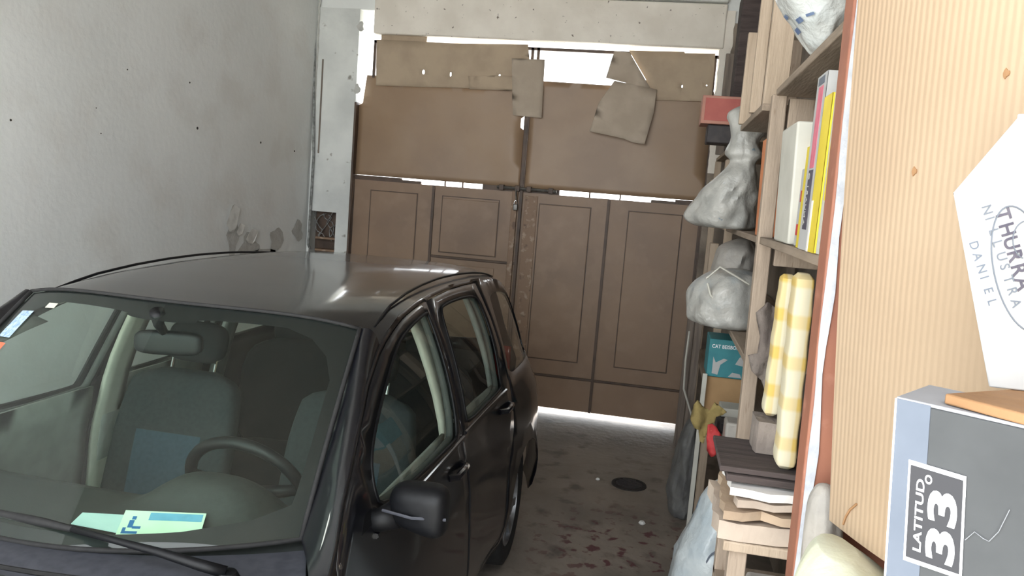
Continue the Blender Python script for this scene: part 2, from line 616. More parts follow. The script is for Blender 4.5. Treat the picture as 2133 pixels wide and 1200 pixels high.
obj('floor', B(WL - .2, WR + .2, YB, 7.0, -.12, 0), 'floor')['kind'] = 'structure'
tag(obj('wall_left', B(WL - .2, WL, YB, 7.0, 0, CEIL), 'plaster'), kind='structure')
wall_left = bpy.data.objects['wall_left']
tag(obj('wall_right', B(WR, WR + .2, YB, 7.0, 0, CEIL), 'rightwall'), kind='structure')
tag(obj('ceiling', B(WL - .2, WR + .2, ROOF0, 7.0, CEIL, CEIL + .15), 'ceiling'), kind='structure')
wb = thing('wall_back', (-1.2, 6.86, 0), None, None)
wb['kind'] = 'structure'
# piers either side of the gate, beam over it, plain wall above the beam
NX0, NX1, NZ0, NZ1 = -3.13, -2.88, 1.20, 1.61     # niche with wiring in the left pier
pier = MB()
pier.box(WL, NX0, GF, 7.0, 0, 3.4).box(NX1, GL, GF, 7.0, 0, 3.4)
pier.box(NX0, NX1, GF, 7.0, 0, NZ0).box(NX0, NX1, GF, 7.0, NZ1, 3.4).box(NX0, NX1, 6.86, 7.0, NZ0, NZ1)
obj('pier', pier, 'pier', wb)
obj('pier', B(GR, WR, GF, 7.0, 0, 3.4), 'rightwall', wb)
# rough plaster lip along the right pier
lip = [Vector((GR + .005 - .022 * abs(noise.noise(Vector((0, 0, k * .8)))) - .006, GF - .004, 2.2 + k * .035)) for k in range(38)]
obj('plaster_edge', MB().add(lip + [p + Vector((.09, 0, 0)) for p in lip] + [p + Vector((0.01, .07, 0)) for p in lip],
    [(i, i + 1, 39 + i, 38 + i) for i in range(37)] + [(i, 76 + i, 77 + i, i + 1) for i in range(37)]), 'lintel', wb)
obj('lintel_beam', B(WL + .53, GR + .02, GF - .02, 7.0, 3.195, 3.545), 'lintel', wb, bevel=.012)
obj('upper_wall', B(WL, WR, GF + .03, 7.0, 3.4, CEIL), 'plaster', wb)
obj('ledge', B(WL + .53, GR + .02, GF - .06, GF + .03, 3.55, 3.6), 'pier', wb, bevel=.01)

# niche contents, groove, conduit
nb = obj('niche_lining', B(NX0 + .004, NX1 - .004, 6.845, 6.858, NZ0, NZ1), 'gatedark', wb)
for z in (1.25, 1.36):
    obj('niche_shelf', B(NX0 + .05, NX1 - .006, 6.74, 6.845, z, z + .018), 'rust', wb)
wr = MB()
for k in range(6):
    a = Vector((NX0 + .05 + .03 * k, 6.80, NZ0 + .16))
    wr.tube([a + Vector((.05 * math.sin(k * 2 + t * 5), -.03 * math.sin(t * 3 + k), .04 * t * 6 + .02 * math.sin(k + t * 9))) for t in [i / 9 for i in range(10)]], .004, 5)
obj('tangled_wire', wr, 'wire', wb, smooth=True)
obj('conduit', MB().tube([at(662, 0, Y=6.70) + Vector((-.03, 0, 0)), Vector((-3.115, 6.70, 2.1)), Vector((-3.125, 6.70, 1.3)), Vector((-3.125, 6.74, 1.26))], .012, 8), 'wire', wb, smooth=True)
obj('groove_strip', B(-3.085, -3.072, GF - .006, GF, 2.13, 2.955), 'greywood', wb)
obj('corner_crack', MB().tube([Vector((-3.135 + .012 * noise.noise(Vector((k * .7, 1, 0))), GF - .004, 2.15 + k * .05)) for k in range(30)], .01, 5), 'peel', wb)
for (px, py) in ((690, 322), (752, 55), (744, 185)):
    p = at(px, py, Y=GF)
    obj('chip', MB().add([p + Vector((.03 * math.cos(a) * (1 + .4 * math.sin(3 * a + px)), -.004, .045 * math.sin(a))) * (0.35 if px == 690 else 1) for a in [k * math.pi / 5 for k in range(10)]], [tuple(range(10))]), 'peel', wb)
# marks on the left wall: nail holes, peeled patches
for px, py, r in ((411, 267, .010), (543, 297, .009), (613, 315, .008), (395, 172, .006), (265, 145, .004), (22, 250, .006), (200, 225, .003), (210, 278, .003)):
    p = at(px, py, X=WL)
    obj('nail_hole', MB().lathe([(.001, .0005), (.004, r * .6), (.002, r), (0, r)], (WL, p.y, p.z), 'X', 8), 'dark', wall_left)
for px, py, w, h in ((484, 500, .05, .16), (518, 512, .09, .11), (573, 502, .07, .16), (620, 480, .06, .1), (550, 530, .2, .05)):
    p = at(px, py, X=WL)
    n = 14
    obj('peeled_patch', MB().add([Vector((WL + .004, p.y + w * 1.6 * math.cos(a) * (1 + .35 * math.sin(3 * a + px)), p.z + h * .8 * math.sin(a) * (1 + .3 * math.cos(2 * a + py)))) for a in [k * 2 * math.pi / n for k in range(n)]], [tuple(range(n))]), 'peel', wall_left)
for px, py, w, h in ((483, 455, .05, .11), (522, 492, .05, .06), (498, 478, .03, .05)):
    p = at(px, py, X=WL)
    obj('paint_flake', MB().add([Vector((WL + .006 + .012 * abs(math.sin(a * 2)), p.y + w * 1.6 * math.cos(a) * (1 + .4 * math.sin(2 * a)), p.z + h * math.sin(a))) for a in [k * 2 * math.pi / 9 for k in range(9)]], [tuple(range(9))]), 'flake', wall_left)

# street outside and the yard behind the camera
tag(obj('street', B(-30, 30, 7.0, 60, -.14, -.02), 'street'), kind='structure')
tag(obj('yard', B(-30, 30, -40, YB, -.14, -.02), 'street'), kind='structure')
area_portal('yard_portal', ((WL + WR) / 2, YB - .01, CEIL / 2), (math.radians(90), 0, 0), 4.3, CEIL + .1)

# floor details
dr = thing('drain_cover', at(1310, 1010, Z=0), 'small dark round drain cover set in the concrete floor', 'drain')
p = at(1310, 1010, Z=0)
obj('rim', MB().lathe([(0, .12), (.008, .118), (.01, .10), (.006, .098), (.004, .001)], (p.x, p.y, 0.0), 'Z', 24), 'dark', dr, smooth=True)
for k in range(-3, 4):
    L = math.sqrt(max(0, .09 ** 2 - (k * .026) ** 2))
    obj('grate_bar', B(p.x - L, p.x + L, p.y + k * .026 - .006, p.y + k * .026 + .006, .005, .011), 'black', dr)
for i, (px, py, s) in enumerate(((1337, 1092, .022), (1245, 1000, .016))):
    p = at(px, py, Z=0)
    tag(obj('plaster_crumb', MB().lathe([(0, s * .7), (s * .4, s), (s * .9, s * .6), (s, .001)], (p.x, p.y, 0), 'Z', 7), 'flake'),
        ('larger white plaster crumb on floor nearest the camera', 'smaller white crumb on floor beside the drain cover')[i], 'debris')

# ---------------------------------------------------------------- the gate
door = thing('door_1', (-1.21, GY, 0), None, None)
door['kind'] = 'structure'
GZ0, LT = .055, 1.925                              # bottom of the leaves, top of the lower leaves
seams = [GL + .012, -1.99, -1.205, -.443, GR - .01]
for i in range(4):
    a, b = seams[i] + .006, seams[i + 1] - .006
    leaf = obj('leaf', B(a, b, GY, GY + .03, GZ0, LT), 'gate', door)
    if i == 1:
        lo_z, rails = 1.345, (1.30,)
    else:
        lo_z, rails = .49, (.345,)
    ia, ib = (a + .075, b - .19) if i == 1 else (a + .16 if i != 3 else a + .165, b - .15)
    # raised panel with a bead around it, and the folded seams
    obj('panel', B(ia, ib, GY - .008, GY, lo_z, 1.835 if i != 1 else 1.82), 'gate', leaf, bevel=.006)
    bead = MB()
    t = .007
    for (x0, x1, z0, z1) in ((ia - t, ib + t, lo_z - t, lo_z), (ia - t, ib + t, 1.835, 1.835 + t), (ia - t, ia, lo_z, 1.835), (ib, ib + t, lo_z, 1.835)):
        bead.box(x0, x1, GY - .005, GY, z0, z1)
    obj('bead', bead, 'gatedark', leaf)
    if i == 1:
        obj('panel', B(ia, ib, GY - .008, GY, .49, 1.24), 'gate', leaf, bevel=.006)
    for z in rails:
        obj('rail', B(a, b, GY - .012, GY, z - .011, z + .011), 'gatedark', leaf, bevel=.004)
    obj('edge_strip', B(b - .012, b + .011, GY - .013, GY - .001, GZ0, LT), 'gatedark', leaf)
    obj('edge_cover', B(b - .03, b + .036, GY + .031, GY + .036, GZ0, LT), 'gatedark', leaf)
# centre stile, bolt and padlock
obj('stile', B(-1.285, -1.235, GY - .03, GY, GZ0, 1.93), 'rust', door, bevel=.004)
obj('stile', B(-1.175, -1.06, GY - .006, GY, GZ0, 1.9), 'rust', door, bevel=.003)
obj('seam_strip', B(-1.238, -1.18, GY + .008, GY + .02, 1.96, 2.62), 'gatedark', door)
obj('seam_strip', B(-1.218, -1.194, GY - .034, GY + .02, GZ0, 2.6), 'gatedark', door)
obj('bolt_bar', MB().tube([(-1.42, GY - .035, 1.955), (-.9, GY - .035, 1.952)], .014, 8), 'steel', door, smooth=True)
for x in (-1.38, -1.24, -1.14, -.95):
    obj('bolt_bracket', B(x - .02, x + .02, GY - .052, GY, 1.93, 1.978), 'gatedark', door, bevel=.003)
pl = obj('padlock', B(-1.262, -1.222, GY - .07, GY - .045, 1.765, 1.82), 'steel', door, bevel=.006)
obj('shackle', MB().tube([(-1.242 + .014 * math.cos(a), GY - .057, 1.82 + .03 * math.sin(a)) for a in [math.pi * k / 8 for k in range(9)]], .004, 6), 'chrome', pl, smooth=True)
obj('chain', MB().tube([(-1.242, GY - .05, 1.845), (-1.247, GY - .045, 1.9), (-1.25, GY - .05, 1.95)], .006, 6), 'steel', pl, smooth=True)
# blanking bars that close part of the slot between lower leaves and upper sheets
for x0, x1, z in ((GL + .01, -2.3, 1.9655), (-2.3, -2.12, 1.950), (-1.56, -.88, 1.97), (-.10, .1, 1.948), (.1, GR - .01, 1.9655)):
    obj('slot_bar', B(x0, x1, GY + .004, GY + .03, LT, z), 'gatedark', door)
for x in (-1.9, -1.74, -.62, -.36):
    obj('slot_pin', B(x - .006, x + .006, GY + .004, GY + .03, LT, 1.967), 'gatedark', door)
# upper sheets, slightly buckled
for a, b in ((GL + .015, -1.232), (-1.186, GR - .012)):
    left = a < -2

    def buck(x, z, a=a):
        return Vector((x, GY - .004 + .012 * noise.noise(Vector((x * 1.7 + a, 0, z * 2))) + .006 * noise.noise(Vector((x * 5, 3, z * 4))), z))
    out = [(a, 1.967), (b, 1.967), (b, 2.86), (a + (.06 if left else 0), 2.86), (a + (.04 if left else 0), 2.62)] if left else [(a, 1.967), (b, 1.967), (b, 2.86), (a, 2.875)]
    if left:
        out = [(a, 1.967), (b, 1.967), (b, 2.455), (b - .03, 2.475), (b - .03, 2.55), (b, 2.575), (b, 2.86), (a + .06, 2.845), (a + .035, 2.6), (a, 2.58)]
    obj('upper_sheet', sheet(out, [], buck, .09), 'gatesheet', door, smooth='all', solid=.003)
# grille frame above the sheets
fr = [((-2.62, GY + .005, 3.14), (GR - .012, GY + .005, 3.14)), ((-2.62, GY + .005, 2.84), (-2.62, GY + .005, 3.14)), ((GR - .03, GY + .005, 2.84), (GR - .03, GY + .005, 3.14)),
      ((-1.21, GY + .005, 2.6), (-1.21, GY + .005, 3.14)), ((-1.16, GY + .005, 2.86), (-1.16, GY + .005, 3.14))]
for a, b in fr:
    obj('frame_bar', B(min(a[0], b[0]) - .012, max(a[0], b[0]) + .012, GY, GY + .025, min(a[2], b[2]) - .012, max(a[2], b[2]) + .012), 'gatedark', door)
obj('gate_post', B(GL - .002, GL + .016, GF - .012, GY + .04, 0.0, 2.6), 'gatedark', door)
obj('gate_post', B(GR - .012, GR, GF + .012, GY + .04, 0.0, 2.6), 'gatedark', door)


# cardboard sheets fixed over the grille
def cboard(label, pts, y, m, holes=(), tilt=0.0, warp=.008):
    poly = [(at(px, py, Y=y).x, at(px, py, Y=y).z) for px, py in pts]
    hs = []
    for (px, py, rx, rz) in holes:
        c = at(px, py, Y=y)
        hs.append([(c.x + rx * math.cos(k * math.pi / 4), c.z + rz * math.sin(k * math.pi / 4)) for k in range(8)])
    zt = max(p[1] for p in poly)
    mb = sheet(poly, hs, lambda x, z: Vector((x, y - tilt * (zt - z) + warp * noise.noise(Vector((x * 3, y * 40, z * 3))), z)), .07)
    return tag(obj('cardboard_sheet', mb, m, smooth='all', solid=.005), label, 'cardboard')


cboard('long cardboard sheet covering the top left of the gate', ((785, 82), (940, 90), (1100, 93), (1103, 125), (1100, 190), (1065, 188), (940, 183), (783, 178)), 6.745, 'board',
       holes=((882, 150, .012, .02), (939, 155, .008, .02), (1041, 157, .008, .01)))
cboard('small cardboard flap standing up behind the long sheet, top left of gate', ((795, 72), (840, 71), (890, 77), (884, 120), (790, 120)), 6.757, 'board')
cboard('narrow cardboard strip overlapping the right half of the long sheet', ((975, 158), (1075, 158), (1075, 189), (978, 186)), 6.733, 'board')
cboard('small cardboard piece hanging over the centre seam of the gate', ((1066, 122), (1135, 124), (1128, 246), (1068, 240)), 6.722, 'board2')
cboard('wedge of cardboard beside the bright gap at the top of the gate', ((1280, 106), (1312, 110), (1356, 186), (1262, 162)), 6.735, 'board2')
cboard('wide cardboard sheet covering the top right of the gate', ((1310, 105), (1425, 108), (1427, 111), (1490, 112), (1482, 212), (1350, 208), (1345, 165)), 6.748, 'board',
       holes=((1421, 180, .006, .012), (1472, 178, .005, .006)))
cboard('loose crooked cardboard piece hanging in front of the right gate sheet', ((1280, 168), (1368, 187), (1362, 235), (1343, 302), (1318, 298), (1300, 290), (1230, 275), (1248, 215)), 6.73, 'board2', tilt=.14)

# ================================================================ CAR
CX = -1.45
car = thing('car', (CX, 2.55, 0), 'black five-door hatchback car parked facing the camera', 'car')


def wz(z):
    if z > .95:
        return .80 - .20 * max(0, (z - .95) / .52) ** 1.4
    if z > .70:
        return .80 + .045 * math.sin((.95 - z) / .25 * math.pi / 2)
    return .845 + .012 * math.sin((.70 - z) / .2 * 1.2) - (.05 * ((.45 - z) / .25) ** 2 if z < .45 else 0)


def wside(y, z):
    w = wz(z)
    if z < 1.05:
        w += .045 * min(1, max(0, (y - 3.2) / .8)) * min(1, (1.05 - z) / .15)
    if y > 4.1:
        w -= .11 * ((y - 4.1) / .45) ** 2.2
    if y < 1.35:
        w -= .17 * ((1.35 - y) / .75) ** 2
    for cy in (1.385, 3.87):                       # arch flare
        d = abs(math.hypot(y - cy, z - .30) - .36)
        if d < .07:
            w += .012 * (1 - d / .07)
    return w


def SIDE(s, off=0.0):
    return lambda y, z: Vector((CX + s * (wside(y, z) + off), y, z))


ZT = [(1.45, .945), (1.52, .965), (1.58, .995), (1.66, 1.055), (1.74, 1.125), (1.92, 1.235), (2.1, 1.335), (2.25, 1.395), (2.38, 1.43), (2.55, 1.463), (2.75, 1.481),
      (2.95, 1.490), (3.2, 1.494), (3.5, 1.488), (3.8, 1.474), (4.0, 1.457), (4.15, 1.435), (4.3, 1.39)]


def ztop(y):
    return interp(ZT, y)


side_outer = [(.80, .24), (1.02, .24)] + [(1.385 - .36 * math.cos(a), .30 + .36 * math.sin(a)) for a in [math.pi * k / 14 for k in range(15)]] + \
    [(1.76, .22), (3.50, .22)] + [(3.87 - .36 * math.cos(a), .30 + .36 * math.sin(a)) for a in [math.pi * k / 14 for k in range(15)]] + \
    [(4.26, .26), (4.50, .28), (4.565, .5), (4.565, .75), (4.54, .93), (4.50, 1.1), (4.43, 1.28), (4.37, 1.345)] + [p for p in reversed(ZT)] + \
    [(1.2, .90), (.95, .84), (.75, .75), (.64, .62), (.62, .45), (.66, .28)]


def topline(y0, y1, d, n=14):
    return [(y0 + (y1 - y0) * k / n, ztop(y0 + (y1 - y0) * k / n) - d) for k in range(n + 1)]


fdoor = [(1.66, .29), (1.645, .6), (1.64, .9), (1.645, 1.01)] + topline(1.67, 2.865, .018) + [(2.83, 1.2), (2.80, 1.0), (2.785, .7), (2.78, .29)]
rdoor = [(2.79, .29), (2.795, .7), (2.81, 1.0), (2.84, 1.2)] + topline(2.875, 3.66, .018, 8) + [(3.69, 1.3), (3.685, 1.0), (3.60, .80), (3.52, .68), (3.475, .5), (3.47, .29)]
fwin = chaikin([(1.95, 1.03), (1.93, 1.10), (1.97, 1.175), (2.12, 1.26), (2.40, 1.377), (2.55, 1.41), (2.82, 1.436), (2.835, 1.425), (2.80, 1.2), (2.74, 1.005), (2.70, .995), (2.3, 1.01)], 2)
rwin = chaikin([(2.90, 1.01), (2.89, 1.04), (2.94, 1.25), (2.985, 1.42), (3.06, 1.435), (3.35, 1.432), (3.56, 1.415), (3.60, 1.38), (3.61, 1.25), (3.54, 1.02), (3.50, 1.0), (3.1, 1.0)], 2)
qwin = chaikin([(3.74, 1.02), (3.76, 1.10), (3.80, 1.36), (3.86, 1.395), (4.12, 1.385), (4.30, 1.325), (4.365, 1.17), (4.375, 1.04), (4.33, 1.02), (4.0, 1.015)], 2)

for s in (1, -1):
    side = obj('body_side', sheet(side_outer, [expand(fdoor, .005), expand(rdoor, .005), qwin], SIDE(s), .07), 'paint', car, smooth='all', solid=.006)
    q = obj('quarter_window', sheet(expand(qwin, .012), [], SIDE(s, -.008), .07), 'sideglass', car, smooth='all')
    for nm, poly, win, hy, hz in (('front_door', fdoor, fwin, 2.66, .90), ('rear_door', rdoor, rwin, 3.50, .92)):
        d = obj(nm, sheet(poly, [win], SIDE(s), .07), 'paint', car, smooth='all', solid=.006)
        obj('window_pane', sheet(expand(win, .012), [], SIDE(s, -.008), .08), 'sideglass', d, smooth='all')
        # rubber seal round the glass
        seal = [SIDE(s, .002)(y, z) for y, z in win]
        obj('window_seal', MB().tube(seal + [seal[0], seal[1]], .006, 6, cap=False), 'plastic', d, smooth='all')
        y0, y1 = min(p[0] for p in win), max(p[0] for p in win)
        zb = min(p[1] for p in win)
        obj('belt_moulding', MB().tube([SIDE(s, .004)(y0 - .05 + (y1 - y0 - .0 + .04) * k / 10, zb - .022 + .008 * (1 - k / 10)) for k in range(11)], .008, 6), 'paint', d, smooth=True)
        hb = MB()
        hc = SIDE(s, .02)(hy, hz)
        hb.tube([hc + Vector((-s * .02, -.085, 0)), hc + Vector((s * .008, -.06, .002)), hc + Vector((s * .012, 0, .004)), hc + Vector((s * .008, .06, .002)), hc + Vector((-s * .02, .085, 0))], .013, 8)
        obj('door_handle', hb, 'paint', d, smooth=True)
        trim = [p for p in poly if p[1] < .99]
        ya, yb = min(p[0] for p in trim) + .03, max(p[0] for p in trim) - .03
        obj('door_trim', sheet([(ya, .32), (yb - (.1 if nm == 'rear_door' else 0), .32), (yb - .02, .8), (yb, 1.0), (ya + .0, 1.01)], [], lambda y, z: Vector((CX + s * (wside(y, min(z, .99)) - .055 - .03 * max(0, math.sin((z - .5) * 6)) * (1 if z > .55 else 0)), y, z)), .07), 'trim', d, smooth='all', solid=.012)
        obj('arm_rest', B(CX + s * .70 - .035, CX + s * .70 + .035, ya + .2, ya + .75, .68, .73), 'dash', d, bevel=.015)
        obj('inner_frame', MB().tube([SIDE(s, -.03)(y, z) for y, z in expand(win, .02)] + [SIDE(s, -.03)(*expand(win, .02)[0])], .014, 6, cap=False), 'frametrim', d, smooth='all')
    # inner pillar covers
    obj('pillar_trim', MB().grid(lambda u, v: Vector((CX + s * (wz(.35 + 1.06 * v) - .075), 2.79 + .14 * u + .05 * max(0, v - .55), .35 + 1.06 * v)), 4, 12), 'beige', car, smooth='all', solid=.02)
    obj('pillar_trim', MB().grid(lambda u, v: Vector((CX + s * (wz(.5 + .9 * v) - .075), 3.63 + .13 * u, .5 + .9 * v)), 4, 12), 'trim', car, smooth='all', solid=.02)
    obj('pillar_trim', MB().grid(lambda u, v: Vector((CX + s * (wz(.98 + .4 * v) - .05 - .02 * u), 1.66 + .62 * v + .05 * u, ztop(1.66 + .62 * v) - .03 - .03 * u)), 4, 10), 'trim', car, smooth='all', solid=.012)
    # A-pillar skin between side and windscreen
    E0, E1 = Vector((CX + s * .632, 1.795, .985)), Vector((CX + s * .577, 2.265, 1.452))

    def apil(u, v):
        y = 1.50 + .79 * v
        z = ztop(y)
        o_ = Vector((CX + s * wside(y, z), y, z))
        i_ = E0.lerp(E1, v)
        p_ = o_.lerp(i_, u)
        return p_ + Vector((s * .3, -.35, .85)).normalized() * .028 * math.sin(math.pi * u) ** .8
    obj('windscreen_pillar', MB().grid(apil, 7, 16), 'paint', car, smooth='all')
    # roof gutter moulding
    obj('roof_moulding', MB().tube([Vector((CX + s * (wside(y, ztop(y)) - .035), y, ztop(y) + .020 + .01 * math.sin((y - 2.2) * 1.6))) for y in [2.36 + .1 * k for k in range(19)]], [.003] + [.005] * 17 + [.003], 6), 'plastic', car, smooth=True)

ZC = [(2.16, 1.487), (2.35, 1.508), (2.6, 1.524), (3.0, 1.535), (3.4, 1.534), (3.8, 1.525), (4.1, 1.507), (4.3, 1.475)]


def roofp(u, v, dz=0.0, k=1.0):
    uu = math.sin((u * 2 - 1) * math.pi / 2)
    y = 2.165 + .125 * uu * uu + (4.30 - 2.165 - .125 * uu * uu) * v
    ze = ztop(y)
    hw = wside(y, ze)
    return Vector((CX + uu * hw * k, y, ze + (interp(ZC, y) - ze) * (1 - abs(uu) ** 5) + dz))


obj('roof', MB().grid(lambda u, v: roofp(u, v), 33, 30), 'paint', car, smooth='all')
obj('headliner', MB().grid(lambda u, v: roofp(u, .03 + .94 * v, -.035, .93), 25, 16), 'headliner', car, smooth='all')
obj('spoiler', MB().grid(lambda u, v: Vector((CX + (u * 2 - 1) * .56, 4.28 + .10 * math.sin(v * math.pi) - .06 * (u * 2 - 1) ** 4, 1.475 - .05 * v - .055 * abs(u * 2 - 1) ** 4)), 15, 6), 'paint', car, smooth='all', solid=.012)


# windscreen
def wsp(u, v, off=0.0):
    a = u * 2 - 1
    bot = Vector((CX + a * .632, 1.575 + .22 * a * a, .972 + .013 * a * a))
    top = Vector((CX + a * .577, 2.168 + .097 * a * a, 1.488 - .036 * a ** 4))
    p_ = bot.lerp(top, v)
    nrm = Vector((a * .25, -.62, .78)).normalized()
    return p_ + nrm * (.022 * math.sin(math.pi * v) + off)


ws = obj('windscreen', MB().grid(lambda u, v: wsp(u, v), 25, 13), 'wsglass', car, smooth='all')
frit_out = [(0.002, 0.002), (.998, .002), (.998, .998), (.002, .998)]
frit_in = chaikin([(.035, .05), (.965, .05), (.972, .3), (.965, .935), (.60, .935), (.60, .90), (.40, .90), (.40, .935), (.035, .935), (.028, .3)], 2)
obj('glass_border', sheet(frit_out, [frit_in], lambda u, v: wsp(u, v, -.004), .04), 'plastic', ws, smooth='all')
rim_pts = [wsp(u, 0, .004) for u in [k / 24 for k in range(25)]]
obj('glass_seal', MB().tube([wsp(0, k / 12, .004) for k in range(12, -1, -1)] + rim_pts[1:] + [wsp(1, k / 12, .004) for k in range(1, 13)], .007, 6), 'rubber', ws, smooth='all')
obj('glass_seal', MB().tube([wsp(k / 24, 1, .004) for k in range(25)], .006, 6), 'rubber', ws, smooth='all')
# stickers on the passenger side of the glass
obj('sticker', MB().grid(lambda u, v: wsp(.055 + .05 * u, .60 + .07 * v, .003), 4, 4), 'orange', ws)
obj('sticker', MB().grid(lambda u, v: wsp(.05 + .05 * u, .70 + .16 * v, .003), 4, 4), 'bluesticker', ws)
obj('sticker', MB().grid(lambda u, v: wsp(.13 + .035 * u, .885 + .03 * v, .003), 4, 4), 'beige', ws)

# cowl, bonnet, nose
obj('cowl', MB().grid(lambda u, v: Vector((CX + (u * 2 - 1) * (.78 - .13 * v), (1.42 + .09 * (u * 2 - 1) ** 2) * (1 - v) + (1.575 + .215 * (u * 2 - 1) ** 2) * v, .935 + .028 * v + .012 * math.sin(math.pi * v) + .01 * (1 - abs(u * 2 - 1)))), 21, 7), 'cowl', car, smooth='all')
obj('bonnet_seal', MB().tube([Vector((CX + (u * 2 - 1) * .70, 1.475 + .10 * (u * 2 - 1) ** 2, .962)) for u in [k / 20 for k in range(21)]], .008, 6), 'rubber', car, smooth=True)


def hood(u, v):
    a = u * 2 - 1
    y = .66 + (1.41 + .09 * a * a - .66) * v + .10 * a * a * (1 - v)
    ze = interp([(.60, .66), (.75, .75), (.95, .84), (1.2, .90), (1.45, .935), (1.6, .96)], y)
    return Vector((CX + a * wside(y, ze), y, ze + .055 * (1 - abs(a) ** 3) * (.5 + .5 * v)))


obj('bonnet', MB().grid(hood, 21, 14), 'paint', car, smooth='all', solid=.005)
obj('front_bumper', MB().grid(lambda u, v: Vector((CX + (u * 2 - 1) * (.70 - .0 * v), .56 + .12 * abs(u * 2 - 1) ** 3 + .05 * (v - .4) ** 2, .24 + .48 * v)), 21, 10), 'paint', car, smooth='all', solid=.01)
obj('grille', B(CX - .32, CX + .32, .55, .575, .52, .62), 'plastic', car, bevel=.01)
for s in (1, -1):
    obj('headlamp', MB().grid(lambda u, v: Vector((CX + s * (.40 + .28 * u), .575 + .10 * u ** 2 + .05 * v, .60 + .14 * v + .02 * u)), 8, 6), 'lens', car, smooth='all', solid=.02)
    obj('tail_lamp', MB().grid(lambda u, v: Vector((CX + s * (.56 + .10 * u), 4.555 - .05 * u ** 2 - .06 * v, .62 + .4 * v)), 5, 8), 'redlens', car, smooth='all', solid=.02)
    # front wings' inner edge already follows the side skin; number-plate side left plain
# tailgate with its window
tg_out = [(-.66, .50), (.66, .50), (.70, .95), (.62, 1.15), (.56, 1.40), (-.56, 1.40), (-.62, 1.15), (-.70, .95)]
tg_win = chaikin([(-.50, 1.02), (.50, 1.02), (.56, 1.12), (.50, 1.34), (-.50, 1.34), (-.56, 1.12)], 2)


def tgp(x, z, off=0.0):
    y = interp([(.4, 4.575), (.75, 4.575), (.95, 4.555), (1.1, 4.51), (1.28, 4.44), (1.40, 4.34)], z)
    return Vector((CX + x, y - .09 * abs(x / .7) ** 3 + off, z))


tg = obj('tailgate', sheet(tg_out, [tg_win], tgp, .08), 'paint', car, smooth='all', solid=.008)
obj('rear_window', sheet(expand(tg_win, .012), [], lambda x, z: tgp(x, z, -.01), .1), 'sideglass', tg, smooth='all')
obj('rear_bumper', MB().grid(lambda u, v: Vector((CX + (u * 2 - 1) * .77, 4.62 - .16 * abs(u * 2 - 1) ** 4 - .10 * (v - .6) ** 2, .26 + .30 * v)), 21, 8), 'paint', car, smooth='all', solid=.012)
obj('floor_pan', B(CX - .74, CX + .74, .75, 4.45, .20, .26), 'darkcloth', car)
obj('bulkhead', B(CX - .70, CX + .70, 1.50, 1.54, .26, .90), 'darkcloth', car)
for s in (1, -1):
    for cy in (1.385, 3.87):
        # dark liner that closes each arch towards the cabin
        obj('arch_liner', MB().grid(lambda u, v: Vector((CX + s * (.56 + .27 * v), cy - .37 * math.cos(math.pi * u), .28 + .37 * math.sin(math.pi * u))), 13, 3), 'rubber', car, smooth='all')


# wheels
def wheel(s, cy):
    c = Vector((CX + s * .745, cy, .30))
    w = thing('wheel', (c.x, c.y, 0), None, None)
    w.parent = car
    w.location = Vector((c.x, c.y, 0)) - wloc(car)
    obj('tyre', MB().lathe([(-s * .09, .20), (-s * .10, .26), (-s * .085, .293), (0, .30), (s * .085, .293), (s * .10, .26), (s * .088, .20), (s * .07, .19)], c, 'X', 36), 'rubber', w, smooth='all')
    rm = MB().lathe([(s * .05, .19), (s * .088, .20), (s * .09, .188), (s * .06, .18), (s * .03, .17), (s * .03, .02)], c, 'X', 36)
    for k in range(7):
        a = 2 * math.pi * k / 7
        d, t = Vector((0, math.sin(a), math.cos(a))), Vector((0, math.cos(a), -math.sin(a)))
        pts = [c + Vector((s * .075, 0, 0)) + d * .03 + t * .022, c + Vector((s * .085, 0, 0)) + d * .185 + t * .02, c + Vector((s * .085, 0, 0)) + d * .185 - t * .02, c + Vector((s * .075, 0, 0)) + d * .03 - t * .022]
        rm.prism(pts, (-s * .03, 0, 0))
    rm.lathe([(s * .07, .05), (s * .092, .045), (s * .097, .02), (s * .098, .001)], c, 'X', 20)
    obj('rim', rm, 'alloy', w, smooth=True)
    return w


for s in (1, -1):
    for cy in (1.385, 3.87):
        wheel(s, cy)

# door mirrors
for s in (1, -1):
    mc = Vector((CX + s * .905, 1.91, 1.072))

    def mh(u, v):
        a, b = 2 * math.pi * u, (v - .5) * math.pi
        sx, sy, sz = [math.copysign(abs(q) ** e, q) for q, e in ((math.cos(b) * math.cos(a), .55), (math.sin(b), .8), (math.cos(b) * math.sin(a), .55))]
        return mc + Vector((sx * .085, sy * .055 - .02 * sx * s, sz * .064 + .012 * sx * s * (1 if sz > 0 else -.8)))
    mir = obj('side_mirror', MB().grid(mh, 24, 14, closeu=True), 'plastic', car, smooth='all')
    obj('mirror_arm', MB().tube([Vector((CX + s * .765, 1.90, 1.02)), Vector((CX + s * .80, 1.905, 1.02)), mc + Vector((-s * .06, 0, -.03))], [.035, .032, .04], 10), 'plastic', mir, smooth='all')
    obj('mirror_glass', MB().grid(lambda u, v: mc + Vector(((u - .5) * .11, .050, (v - .5) * .075)), 3, 3), 'mirrorglass', mir)
    obj('mirror_rib', MB().tube([mc + Vector((-.085, -.045, -.005)), mc + Vector((0, -.066, -.005)), mc + Vector((.085, -.045, -.005))], .004, 6), 'cowl', mir, smooth=True)
    # black triangle at the front corner of the window
    obj('mirror_base', MB().prism([SIDE(s, .004)(1.80, 1.02), SIDE(s, .004)(1.95, 1.02), SIDE(s, .004)(1.945, 1.14)], (-s * .01, 0, 0)), 'plastic', mir)

